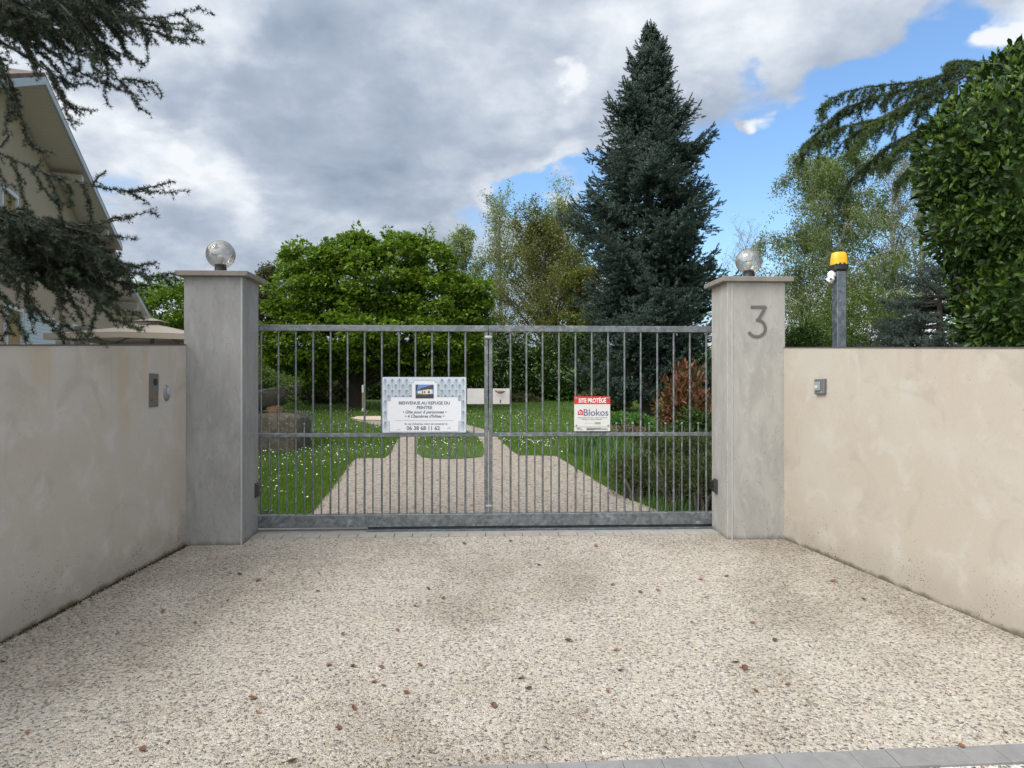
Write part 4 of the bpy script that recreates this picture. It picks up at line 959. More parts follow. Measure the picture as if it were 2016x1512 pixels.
pol.append((np.array([mb_ + [.02, 0, -.1], mb_ + [0, 0, .3], fork]), [.26, .20, .17]))
for k in range(40):
    e = cs[rs.randint(len(cs))] * 1.0; m_ = fork + (e - fork) * .45 + np.array([0, 0, .25 * rs.rand()]) + rs.normal(size=3) * .15
    pol.append((np.array([fork - [0, 0, .2], fork + (m_ - fork) * .5 + rs.normal(size=3) * .04, m_, e]), [.09, .06, .04, .008]))
for a_ in ((-.9, -.3, .75), (.8, -.2, .9), (-.4, .4, 1.5), (.3, .2, 1.6)):
    e = fork + np.array(a_) * 1.2; pol.append((np.array([fork - [0, 0, .25], (fork + e) / 2 + [0, 0, -.05], e]), [.14, .10, .05]))
V, Fc = tubes(pol, 8); np_mesh('trunk', V, Fc, M['bark'], mt, True)

# --- blue spruce
def conifer(name, label, base, top, prof, mat, seed=3, whorl=.20, nb=8, shoot=.15, shw=.30, dens=1.0, droop=.25, flat=False, needle_n=16, trunk_r=.17, group=None, zmin=.45, lift=.35, inner=0):
    r = np.random.RandomState(seed); base = np.array(base, float); top = np.array(top, float); Ht = top[2] - base[2]
    t = thing(name, label, 'tree', tuple(base), group=group); P_ = []; D_ = []; S_ = []; wood = []
    ph = r.uniform(0, 6.28, 6)
    def lobe(a_, z_): return 1 if not inner else min(1.08, max(.5, .80 + .17 * math.sin(3 * a_ + 2.1 * z_ + ph[0]) + .15 * math.sin(2 * a_ - 3.4 * z_ + ph[1]) + .14 * math.sin(5 * a_ + 5.2 * z_ + ph[2]) + .10 * math.sin(7.5 * z_ + ph[3])))
    z = zmin
    while z < Ht - .08:
        f = z / Ht; Rm = float(np.interp(f, [q[0] for q in prof], [q[1] for q in prof]))
        for i in range(nb if Rm > .35 else max(4, nb - 3)):
            az = r.uniform(0, 2 * math.pi); L = Rm * lobe(az, z) * r.uniform(.82, 1.1); zz_ = z + r.uniform(-.5, .5) * whorl
            d = np.array([math.cos(az), math.sin(az), 0]); c0 = base + (top - base) * (zz_ / Ht)
            m = 7; pts = []
            for k in range(m):
                q = k / (m - 1); dz = -droop * L * math.sin(q * math.pi * .62) + lift * L * q ** 2.6 + (.35 * L * q if f > .85 else 0)
                pts.append(c0 + d * L * q + np.array([0, 0, dz]))
            pts = np.array(pts); wood.append((pts, np.linspace(.012 + .012 * L, .003, m)))
            side = np.array([-d[1], d[0], 0]); ns = max(3, int(L * 21 * dens))
            for j in range(ns):
                q = .22 + .78 * (j + r.rand()) / ns; b = np.array([np.interp(q * (m - 1), np.arange(m), pts[:, k]) for k in range(3)])
                sg = 1 if j % 2 else -1; l2 = (.15 + .34 * L * (1 - q) ** .5) * r.uniform(.6, 1.2)
                dd = d * r.uniform(.5, 1) + side * sg * r.uniform(.6, 1.1) + np.array([0, 0, r.uniform(-.25, .45)]); dd /= np.linalg.norm(dd)
                kk = max(1, int(l2 / (shoot * .62)))
                for a_ in range(kk):
                    o_ = b + dd * l2 * (a_ / kk) + np.array([0, 0, -.08 * l2 * a_])
                    P_.append(o_); D_.append(dd + np.array([0, 0, .25])); S_.append(shoot * r.uniform(.8, 1.2))
                    if r.rand() < .8:
                        e_ = dd + r.normal(size=3) * .55 + np.array([0, 0, .3]); P_.append(o_ + r.normal(size=3) * .02); D_.append(e_); S_.append(shoot * r.uniform(.6, 1.0))
            P_.append(pts[-1]); D_.append(d * .5 + np.array([0, 0, .9])); S_.append(shoot * 1.2)
            P_.append(pts[-2]); D_.append(d * .9 + np.array([0, 0, .6])); S_.append(shoot * 1.2)
        z += whorl * (1 if f < .75 else .65)
    for k in range(22):
        P_.append(top - np.array([0, 0, .045 * k])); a_ = k * 2.4; D_.append(np.array([math.cos(a_) * .5, math.sin(a_) * .5, 1.2]) if k else np.array([0, 0, 1.0])); S_.append(shoot * (.8 + .03 * k))
    for k in range(inner):
        f = .07 + .9 * r.rand(); Rm = float(np.interp(f, [q[0] for q in prof], [q[1] for q in prof])) * r.uniform(.1, .62) ; az = r.uniform(0, 6.283)
        P_.append(base + (top - base) * f + np.array([math.cos(az), math.sin(az), 0]) * Rm); D_.append(np.array([math.cos(az), math.sin(az), r.uniform(-.6, .9)])); S_.append(shoot * 1.25)
    P_ = np.array(P_); D_ = np.array(D_); S_ = np.array(S_)
    NV, NF = needles(needle_n, .34, .15, .85, .85, seed)
    V, Fc = stamp(NV, NF, P_, D_, S_); np_mesh('foliage', V, Fc, mat, t)
    V, Fc = tubes(wood, 4); np_mesh('branches', V, Fc, M['bark'], t, True)
    V, Fc = tubes([(np.array([base - [0, 0, .1], base + (top - base) * .3, base + (top - base) * .7, top]), [trunk_r, trunk_r * .7, trunk_r * .35, .008])], 10); np_mesh('trunk', V, Fc, M['bark'], t, True)
    return t, len(P_)
sb = gnd(1274, 822); st_ = at(1281, 46, sb[1])
pxm = sb[1] / F
# half widths measured down the crown
prof = [(0, 1.40), (.05, 1.55), (.15, 1.65), (.25, 1.68), (.35, 1.66), (.45, 1.72), (.52, 1.68), (.60, 1.46), (.68, 1.34), (.74, 1.12), (.80, .78), (.86, .56), (.92, .32), (.96, .15), (1, .02)]
_, n1 = conifer('blue_spruce', 'tall dark blue spruce rising above the right half of the gate', (sb[0], sb[1], sb[2]), (st_[0], st_[1], st_[2]), prof, FOL['spruce'], seed=5, zmin=.62, whorl=.165, nb=9, shoot=.15, droop=.24, lift=.34, needle_n=18, inner=2200, dens=.9)
print('spruce shoots', n1)

# --- trees behind
def base_at(px, Y): p_ = at(px, 700, Y); return (p_[0], Y, gz(Y))
def hgt(py, Y): return at(1000, py, Y)[2] - gz(Y)
tree('poplar_tree', 'slender pale green tree with thin upright shoots left of the gate centre line', base_at(985, 34), FOL['willow'], M['barkg'], hgt(428, 34), .10, 1, 'thin spring trees behind the lawn', seed=3, nlimb=30, spread=.7, up=1.3, start=.2, twigs=8, limb_len=.45, r0=.10, keep=.75, jitter=.12)
tree('poplar_tree', 'slender pale green tree whose thin top shows just left of the spruce', base_at(1098, 36), FOL['willow'], M['barkg'], hgt(418, 36), .10, 1, 'thin spring trees behind the lawn', seed=8, nlimb=30, spread=.75, up=1.2, start=.2, twigs=8, limb_len=.45, r0=.10, keep=.8, jitter=.12)
tree('willow_tree', 'soft grey green feathery tree just right of the bright green tree', base_at(915, 33), FOL['willow'], M['barkg'], hgt(485, 33), .10, 2, 'thin spring trees behind the lawn', seed=12, nlimb=26, spread=.8, up=.9, start=.2, twigs=8, limb_len=.42, r0=.1)
tree('cherry_tree', 'olive green tree with faded pale blossom between the green tree and the spruce', base_at(1075, 27), FOL['olive'], M['bark'], hgt(470, 27), .075, 3, seed=21, nlimb=44, spread=1.15, up=.6, start=.06, twigs=9, limb_len=.66, jitter=.1, r0=.14, sub=5, extra=(FOL['blossom'], .06, .07))
tree('cherry_tree', 'lower olive brown tree tucked against the left flank of the spruce', base_at(1150, 25), FOL['olive'], M['bark'], hgt(560, 25), .08, 3, seed=23, nlimb=30, spread=1.0, up=.5, start=.08, twigs=9, limb_len=.50, r0=.12, sub=5)
tree('hawthorn_tree', 'brownish green tree seen between the left pillar and the bright green tree', base_at(530, 27), FOL['scrub'], M['bark'], hgt(560, 27), .08, 3, seed=31, nlimb=30, spread=.9, up=.7, start=.08, twigs=8, limb_len=.42, r0=.1, sub=5)
bt = bush('lime_tree', 'green leafy tree behind the house roof, left of the left pillar', base_at(325, 35), [ell(325, 600, 35, 62, 55, 2.2), ell(300, 640, 35, 60, 50, 2), ell(370, 610, 35, 50, 60, 2), ell(340, 680, 35, 90, 40, 2.2)], FOL['maple'], 260, .38, 90, .14, cat='tree', stems=24, flat=.6)
tree('bare_tree', 'nearly bare thin tree behind the right pillar lamp', base_at(1470, 28), FOL['blossom'], M['barkg'], hgt(480, 28), .04, 1, seed=41, nlimb=30, spread=.8, up=1.0, start=.1, twigs=7, limb_len=.5, r0=.06, keep=.25)
tree('bare_tree', 'bare bush of upright twigs showing just right of the numbered pillar', base_at(1580, 24), FOL['birchpale'], M['bark'], hgt(560, 24), .05, 1, seed=44, nlimb=24, spread=.6, up=1.0, start=.05, twigs=5, limb_len=.5, r0=.06, keep=.12)
# --- birches
tree('birch_tree', 'tall weeping birch rising behind the amber beacon', base_at(1640, 23), FOL['birch'], M['birchbark'], hgt(318, 23), .066, 5, 'birches behind the right wall', seed=52, nlimb=46, spread=1.0, up=.7, droop=.7, start=.08, twigs=9, limb_len=.46, r0=.10, sub=6, tl=.9, jitter=.08)
tree('birch_tree', 'thinly leaved birch with a pale bare trunk halfway between the beacon and the laurel', base_at(1752, 25), FOL['birchpale'], M['birchbark'], hgt(345, 25), .05, 2, 'birches behind the right wall', seed=57, nlimb=28, spread=.9, up=.8, droop=.5, start=.2, twigs=8, limb_len=.38, r0=.14, keep=.8, sub=6, jitter=.08)
tree('birch_tree', 'thinly leaved birch with a pale trunk half hidden by the laurel edge', base_at(1812, 24), FOL['birchpale'], M['birchbark'], hgt(355, 24), .05, 2, 'birches behind the right wall', seed=61, nlimb=28, spread=.9, up=.7, droop=.5, start=.2, twigs=8, limb_len=.40, r0=.14, keep=.8, sub=6, jitter=.08)
bush('alder_bush', 'dense dark green bush below the birches behind the galvanised post', base_at(1680, 19), [ell(1690, 640, 19, 90, 70, 1.2), ell(1620, 660, 19, 60, 40, 1.0)], FOL['birch'], 150, .24, 90, .06, stems=18, flat=.8)
bush('holly_bush', 'low dark green bush just right of the numbered pillar above the wall', base_at(1575, 17), [ell(1575, 668, 17, 45, 26, .8)], FOL['hedge'], 60, .2, 80, .06, stems=8, flat=.8)
cpf = [(0, 1.5), (.3, 1.9), (.5, 1.6), (.7, 1.3), (.9, .8), (1, .3)]
cb_ = base_at(1850, 15.5); ct = at(1850, 535, 15.5)
_, n2 = conifer('blue_cedar', 'spreading blue grey cedar with flat open branches beside the laurel', cb_, tuple(ct), cpf, FOL['bluecedar'], seed=9, whorl=.26, nb=8, shoot=.13, dens=1.0, droop=.02, needle_n=10, zmin=.9, lift=.05)
print('cedar shoots', n2)
# --- hedge and shrubs closing the lawn
for i_, (px, Y, rx, ry, lab) in enumerate(((560, 23, 110, 70, 'dark hedge mass behind the stone planter'), (760, 23.5, 130, 62, 'dark hedge mass in the shade behind the bright green tree'), (960, 23, 120, 75, 'deep green hedge behind the lock boxes'), (1120, 22.5, 110, 72, 'deep green hedge behind the security sign'), (1330, 23, 130, 70, 'dark hedge mass behind the red leaved bush'))):
    bush('hedge', lab, base_at(px, Y), [ell(px, 745 if px < 900 or px > 1300 else 728, Y, rx, ry if px < 900 or px > 1300 else ry + 18, 1.1), ell(px + 30, 785, Y - .3, rx, 40, 1.0)], FOL['hedge'], 230, .30, 60, .10, group='hedge closing the lawn', cat='hedge', stems=8, flat=.8)
bush('grey_shrub', 'grey green low shrub on the lawn edge left of the dark trunk', base_at(640, 21), [ell(630, 772, 21, 70, 26, .7)], FOL['scrub'], 70, .18, 80, .07, stems=8)
bush('grey_shrub', 'feathery low shrub on the lawn edge right of the lock boxes', base_at(1010, 21.5), [ell(1020, 790, 21.5, 40, 16, .6)], FOL['scrub'], 40, .16, 80, .07, stems=6)
bush('grass_tuft_shrub', 'olive brown wispy shrub under the lowest spruce branches', base_at(1210, 18.5), [ell(1200, 785, 18.5, 60, 22, .6)], FOL['scrub'], 50, .16, 80, .07, stems=6)
# --- red bush, bed
yb_ = gnd(1345, 848)[1]
rbk = thing('photinia_bush', 'red and copper leaved bush at the right end of the gate', 'shrub', tuple(gnd(1345, 848)))
cs = ell_points([ell(1345, 785, yb_, 42, 50, .5), ell(1352, 750, yb_, 26, 30, .35), ell(1320, 815, yb_, 28, 24, .4), ell(1380, 800, yb_, 26, 40, .4)], 240, .3)
n_ = 1900; q = cs[rs.randint(len(cs), size=n_)] + rs.normal(size=(n_, 3)) * .07
V1 = stamp(*blade_leaf(.20, .05, -.1), q, (q - np.array([rbk.location[0], rbk.location[1], rbk.location[2] + .3])) * np.array([1, 1, .7]) + rs.normal(size=(n_, 3)) * .35 + np.array([0, 0, .35]), .12 * rs.uniform(.6, 1.2, n_))
tips = np.array([at(1347, 722, yb_), at(1340, 728, yb_), at(1352, 733, yb_), at(1308, 752, yb_ - .2), at(1382, 750, yb_ - .2), at(1388, 745, yb_ - .1), at(1370, 740, yb_)])
tp = np.repeat(tips, 6, 0) + rs.normal(size=(len(tips) * 6, 3)) * .03; V2 = stamp(*blade_leaf(.20, .05, -.1), tp, rs.normal(size=tp.shape) * .35 + np.array([0, 0, 1.0]), .15)
V, Fc = combine([V1, V2]); np_mesh('foliage', V, Fc, FOL['red'], rbk)
b0 = np.array(rbk.location); V, Fc = tubes([(np.array([b0 + rs.normal(size=3) * [.05, .05, 0], (b0 + e) / 2 + rs.normal(size=3) * .05, e]), [.015, .01, .004]) for e in np.concatenate([cs[:24], tips])], 5); np_mesh('stems', V, Fc, M['bark'], rbk, True)
NARROW = blade_leaf(.13, .02, -.05)
bush('dark_shrub', 'dark green shrub below the red leaved bush', gnd(1375, 880), [ell(1372, 845, 11.2, 40, 38, .5)], FOL['hedge'], 60, .12, 90, .05, stems=6, flat=.9)
for i_, (px, py, rx, ry, lab, gsz) in enumerate(((1250, 940, 52, 44, 'twiggy brownish herb clump nearest the gravel in the right bed', .035), (1330, 950, 55, 55, 'twiggy dark herb clump in the middle of the right bed', .035), (1385, 960, 40, 60, 'twiggy dark herb clump beside the right pillar', .035), (1290, 888, 60, 30, 'twiggy dark herb clump at the back of the right bed', .04), (1370, 890, 50, 34, 'twiggy dark herb clump behind the right pillar', .04))):
    Yc = gnd(px, py + ry)[1] + .25
    bush('herb_bush', lab, gnd(px, py + ry), [ell(px, py, Yc, rx, ry, .35)], FOL['herb'], 150, .075, 70, gsz, group='herb clumps in the right bed', flat=1.3, tmpl=NARROW, shell=.3, stems=30, up=.9, cat='shrub')
bush('groundcover', 'fresh green leafy groundcover at the foot of the spruce', gnd(1245, 845), [ell(1235, 832, 13.8, 62, 14, .6)], FOL['cover'], 90, .10, 80, .045, stems=0, flat=.9, cat='plant', up=.5)
bush('groundcover', 'brown withered groundcover just right of the security sign', gnd(1230, 856), [ell(1228, 850, 12.6, 50, 8, .5)], FOL['brown'], 60, .07, 70, .035, stems=0, flat=.8, cat='plant', up=.5)
def blades(name, label, centers, n, h, wd, mat, cat='plant', spread=.15, lean=.5, kind=None, group=None):
    cs_ = centers[rs.randint(len(centers), size=n)]; P_ = cs_ + rs.normal(size=(n, 3)) * np.array([spread, spread, 0]); P_[:, 2] = SL * P_[:, 1]
    a = rs.uniform(0, 2 * math.pi, n); ln_ = rs.uniform(.2, 1, n) * lean
    TV = [(-.5, 0, 0), (.5, 0, 0), (-.42, .10, .4), (.42, .10, .4), (-.28, .38, .75), (.28, .38, .75), (0, .80, .95)]
    TF = [(0, 1, 3), (0, 3, 2), (2, 3, 5), (2, 5, 4), (4, 5, 6)]
    TV = np.array(TV); hh = h * rs.uniform(.6, 1.2, n)
    ca, sa = np.cos(a), np.sin(a)
    X = TV[None, :, 0] * wd; Yv = TV[None, :, 1] * (ln_ * hh)[:, None]; Z = TV[None, :, 2] * hh[:, None]
    V = np.stack([P_[:, 0, None] + X * ca[:, None] - Yv * sa[:, None], P_[:, 1, None] + X * sa[:, None] + Yv * ca[:, None], P_[:, 2, None] + Z], -1).reshape(-1, 3)
    Fc = (np.array(TF)[None] + (np.arange(n) * 7)[:, None, None]).reshape(-1, 3)
    c = centers.mean(0)
    if kind: o_ = np_mesh(name, V, Fc, mat); tag(o_, label, cat, kind=kind); return o_
    t = thing(name, label, cat, (c[0], c[1], gz(c[1])), group=group); np_mesh('blades', V, Fc, mat, t); return t
blades('long_grass_clump', 'clump of long arching leaves behind the security sign post line', np.array([gnd(1165, 893), gnd(1190, 900)]), 420, .42, .016, FOL['longgrass'], spread=.16, lean=.9, group='long grass clumps')
blades('long_grass_clump', 'clump of long arching pale leaves in front of the twiggy herbs', np.array([gnd(1225, 915), gnd(1205, 930)]), 420, .34, .013, FOL['longgrass'], spread=.18, lean=1.0, group='long grass clumps')
blades('long_grass_clump', 'tuft of tall grass at the foot of the numbered pillar inside the gate', np.array([gnd(1385, 1000), gnd(1340, 1005), gnd(1365, 1012)]), 500, .17, .008, FOL['longgrass'], spread=.16, lean=.8, group='long grass clumps')

# --- lawn: grass and daisies
def inpoly(x, y, poly):
    r_ = np.zeros(len(x), bool); j = len(poly) - 1
    for i in range(len(poly)):
        xi, yi = poly[i]; xj, yj = poly[j]
        r_ ^= ((yi > y) != (yj > y)) & (x < (xj - xi) * (y - yi) / (yj - yi + 1e-12) + xi); j = i
    return r_
def lawn_points(n, y0, y1, pw=1.0):
    y = y0 + (y1 - y0) * rs.rand(n) ** pw; x = rs.uniform(-1, 1, n) * (2.1 + (y - 6.5) * .36) + .05 + (y - 6.5) * 0.02
    jx, jy = rs.normal(size=len(x)) * .022, rs.normal(size=len(x)) * .03; k = (~inpoly(x + jx, y + jy, apron)) | inpoly(x + jx, y + jy, island)
    wob = .0
    return x[k], y[k]
gxs = []
for n_, y0, y1 in ((90000, 6.62, 10), (60000, 10, 14), (40000, 14, 21.5)): gxs.append(lawn_points(n_, y0, y1))
x = np.concatenate([a for a, _ in gxs]); y = np.concatenate([b for _, b in gxs]); n_ = len(x)
P_ = np.stack([x, y, SL * y], -1)
GV = [(-.5, 0, 0), (.5, 0, 0), (0, .35, 1)]; hh = rs.uniform(.03, .065, n_) * (1 + .25 * (y > 12)); a = rs.uniform(0, 2 * math.pi, n_); ca, sa = np.cos(a), np.sin(a); wd = np.where(y > 12, .012, .0075)
TV = np.array(GV); X = TV[None, :, 0] * wd[:, None]; Yv = TV[None, :, 1] * (hh * rs.uniform(.3, 1.6, n_))[:, None]; Z = TV[None, :, 2] * hh[:, None]
V = np.stack([P_[:, 0, None] + X * ca[:, None] - Yv * sa[:, None], P_[:, 1, None] + X * sa[:, None] + Yv * ca[:, None], P_[:, 2, None] + Z], -1).reshape(-1, 3)
o_ = np_mesh('grass', V, np.arange(n_ * 3).reshape(-1, 3), FOL['grass']); tag(o_, 'short green grass of the garden lawn', 'grass', kind='stuff')
# daisies in drifts
dc = np.concatenate([np.stack(lawn_points(46, 6.9, 11), -1), np.stack(lawn_points(90, 11, 18), -1)])
dc = dc[(dc[:, 0] < 1.2)]
q = dc[rs.randint(len(dc), size=1250)] + rs.normal(size=(1250, 2)) * .42
isl = np.array(island).mean(0); q2 = isl + rs.normal(size=(90, 2)) * np.array([.22, .5]); q3 = np.array(G2([(1060, 872)]))[0] + rs.normal(size=(80, 2)) * np.array([.35, .35]); q = np.concatenate([q, q2, q3])
k = (~inpoly(q[:, 0], q[:, 1], apron)) | inpoly(q[:, 0], q[:, 1], island); q = q[k & (q[:, 1] > 6.6)]
DV = [(0, 0, 0)] + [(math.cos(a_) , math.sin(a_), .15) for a_ in np.linspace(0, 2 * math.pi, 8, endpoint=False)]; DF = [(0, i + 1, (i + 1) % 8 + 1) for i in range(8)]
V, Fc = stamp(DV, DF, np.stack([q[:, 0], q[:, 1], SL * q[:, 1] + .058], -1), rs.normal(size=(len(q), 3)) * .35 + np.array([0, -.25, 1]), .0082 * rs.uniform(.5, 1.2, len(q)))
o_ = np_mesh('daisies', V, Fc, plain('daisy_white', (.75, .75, .72), .6)); tag(o_, 'white daisies scattered over the lawn', 'daisies', kind='stuff')

# ---------------------------------------------------------------- stone planter group, post
def rock(name, c, size, mat, parent=None, seed=0, e=.55, rough=.06, sub=4, flat_top=None):
    bm = bmesh.new(); bmesh.ops.create_icosphere(bm, subdivisions=sub, radius=1); r_ = random.Random(seed)
    from mathutils import noise as mn
    for v_ in bm.verts:
        d = v_.co.copy(); s_ = Vector([math.copysign(abs(k_) ** e, k_) for k_ in d]); nz = mn.fractal(d * 2.3 + Vector((seed, 0, 0)), 1, 2, 5) * rough
        s_ = s_ * (1 + nz); v_.co = Vector((s_.x * size[0], s_.y * size[1], s_.z * size[2])) + Vector([float(k_) for k_ in c])
    me_ = bpy.data.meshes.new(name); bm.to_mesh(me_); bm.free()
    for p_ in me_.polygons: p_.use_smooth = True
    return link(name, me_, mat, parent)
def stone_mat(name, a, b, cc_):
    m, T = new_mat(name); g = T.n('ShaderNodeNewGeometry').outputs['Position']; n1_ = T.noise(g, 9, 6, .7, .4); n2_ = T.noise(g, 32, 5, .7)
    c = T.mix(T.remap(n1_, .4, .62), a, b); c = T.mix(T.math('MULTIPLY', T.remap(n2_, .52, .66), .6), c, cc_)
    p = principled(T, Base_Color=c, Roughness=.9); finish(T, p, T.math('ADD', n1_, n2_), .9, .03); return m
Ys = gnd(560, 890)[1]
bl = at(588, 850, Ys)[0]; bw_ = .55
zt2 = at(560, 818, Ys)[2]
stn = rock('stone_block', (bl - bw_, Ys + .45, (zt2 + gz(Ys)) / 2 - .03), (bw_, .46, (zt2 - gz(Ys)) / 2 + .06), stone_mat('rough_stone', (.085, .075, .055), (.15, .135, .105), (.05, .05, .025)), seed=3, e=.28, rough=.05)
tag(stn, 'big weathered rough stone block on the lawn just inside the left pillar', 'stone block')
rk = at(541, 812, Ys + .3)
r2 = rock('small_rock', (rk[0], Ys + .3, zt2 + .065), (.135, .10, .085), stone_mat('tan_stone', (.22, .13, .07), (.30, .19, .11), (.14, .08, .05)), seed=8, e=.8, rough=.09)
tag(r2, 'small tan rock wedged between the stone block and the trough', 'rock')
tg = thing('stone_trough', 'grey stone trough resting tilted on the block and rock, full of alpine plants', 'planter', (bl - .62, Ys + .45, zt2))
stm = stone_mat('trough_stone', (.085, .08, .065), (.14, .13, .11), (.06, .07, .035))
V = []; Fc = []
tc_ = np.array([bl - .70, Ys + .45, zt2 + .06]); seg = 28; profT = [(.20, .0), (.42, .06), (.56, .19), (.60, .30), (.56, .31), (.50, .24), (.1, .22)]
for r_, h_ in profT:
    for i in range(seg):
        a_ = 2 * math.pi * i / seg; wv = 1 + .05 * math.sin(3 * a_ + 1) + .03 * math.sin(7 * a_); xx = r_ * wv * math.cos(a_); V.append((tc_[0] + xx, tc_[1] + r_ * .7 * wv * math.sin(a_), tc_[2] + h_ + xx * .16))
for j in range(len(profT) - 1):
    for i in range(seg): Fc.append((j * seg + i, j * seg + (i + 1) % seg, (j + 1) * seg + (i + 1) % seg, (j + 1) * seg + i))
Fc += [tuple(range(seg))[::-1], tuple(range((len(profT) - 1) * seg, len(profT) * seg))]
MB().add(V, Fc).build('basin', stm, tg, smooth=True)
bush('alpine_plants', 'green creeping plants spilling from the stone trough', (tc_[0], tc_[1], tc_[2] + .25), [((tc_ + [.15, 0, .42]), (.48, .35, .17)), ((tc_ + [.52, -.05, .28]), (.14, .22, .24)), (tc_ + [-.1, 0, .55], (.3, .3, .2))], FOL['alpine'], 130, .06, 60, .028, cat='plant', stems=0, flat=.9, part='foliage')
pp = gnd(715, 811); wp = thing('marker_post', 'thin white and brown wooden post standing on the lawn by the dark tree trunk', 'post', tuple(pp))
ht = at(717, 758, pp[1])[2]; hgt_ = ht - pp[2]
mb = MB().box(pp[0] - .027, pp[0] + .027, pp[1] - .02, pp[1] + .02, pp[2] + hgt_ * .14, pp[2] + hgt_ * .72); mb.build('stake', plain('raw_wood', (.30, .22, .12), .8), wp)
MB().box(pp[0] - .030, pp[0] + .030, pp[1] - .023, pp[1] + .023, pp[2] + hgt_ * .721, ht).build('top_paint', M['white'], wp)
MB().box(pp[0] - .030, pp[0] + .030, pp[1] - .023, pp[1] + .023, pp[2] - .02, pp[2] + hgt_ * .139).build('foot_paint', M['white'], wp)

# ---------------------------------------------------------------- laurel
YL = 6.9
lbase = (at(1990, 700, YL)[0], YL + .3, gz(YL))
lau = thing('laurel_hedge', 'tall clipped glossy cherry laurel towering over the beige right wall', 'hedge', lbase)
LE = [ell(1990, 560, YL, 100, 170, .9), ell(1980, 380, YL, 150, 190, 1.0), ell(1960, 300, YL, 140, 130, .9), ell(2080, 250, YL, 190, 175, 1.0), ell(2080, 600, YL, 180, 250, 1.0), ell(1925, 420, YL, 95, 110, .7), ell(1880, 330, YL, 70, 80, .6)]
def shell_pts(ells_, n, lo, hi):
    out = []; nn_ = []; ar = np.array([(r_[0] * r_[2] + r_[0] * r_[1] + r_[1] * r_[2]) for _, r_ in ells_]); ar = ar / ar.sum()
    while len(out) < n:
        i = rs.choice(len(ells_), p=ar); c, r_ = ells_[i]; r_ = np.array(r_); d = unit(rs.normal(size=3)); lump = 1 + .045 * math.sin(9 * d[0] + 5 * d[2] + i) * .6 + .025 * math.sin(13 * d[2] - 7 * d[0] + 2 * i) + .03 * math.sin(21 * d[0] + 17 * d[1]); q = c + d * r_ * rs.uniform(lo, hi) * lump
        if d[1] > .35: continue
        if any(k != i and (((q - c2) / np.array(r2_)) ** 2).sum() < lo ** 2 for k, (c2, r2_) in enumerate(ells_)): continue
        out.append(q); nn_.append(unit(d / r_))
    return np.array(out), np.array(nn_)
LAU = blade_leaf(.20, .05, -.16)
q, nn = shell_pts(LE, 21000, .86, 1.01); n_ = len(q)
D = nn * .75 + rs.normal(size=(n_, 3)) * .5 + np.array([0, 0, .25])
V1 = stamp(*LAU, q, D, .092 * rs.uniform(.45, 1.25, n_), N=nn + rs.normal(size=(n_, 3)) * .4 + np.array([0, 0, .6]))
V, Fc = V1; np_mesh('foliage', V, Fc, FOL['laurel'], lau)
q, nn = shell_pts(LE, 1100, .95, 1.03); tips_ = []
pos = np.repeat(q, 6, 0); nr = np.repeat(nn, 6, 0); ang = np.tile(np.arange(6), len(q)); ax_ = unit(nr * .5 + np.array([0, 0, 1.0])); s1_ = unit(np.cross(ax_, [.3, .8, .1])); s2_ = np.cross(ax_, s1_)
D = ax_ + (s1_ * np.cos(ang * 1.05)[:, None] + s2_ * np.sin(ang * 1.05)[:, None]) * .6 + rs.normal(size=pos.shape) * .12
V, Fc = stamp(*LAU, pos + ax_ * .02 * rs.rand(len(pos), 1), D, .066 * rs.uniform(.6, 1.2, len(pos))); np_mesh('young_shoots', V, Fc, FOL['laurelnew'], lau)
pol = [(np.array([lbase, np.array(lbase) + (c - np.array(lbase)) * .5 + [0, .1, .1], c + np.array(r_) * unit(rs.normal(size=3)) * .8]), [.05, .035, .01]) for c, r_ in LE for _ in range(9)]
V, Fc = tubes(pol, 6); np_mesh('stems', V, Fc, M['bark'], lau, True)
core = []
for c, r_ in LE:
    bm = bmesh.new(); bmesh.ops.create_icosphere(bm, subdivisions=3, radius=1)
    core.append((np.array([c + np.array(v_.co) * np.array(r_) * .80 for v_ in bm.verts]), np.array([[v_.index for v_ in f_.verts] for f_ in bm.faces]))); bm.free()
V, Fc = combine(core); np_mesh('inner_foliage', V, Fc, FOL['hedge'], lau)

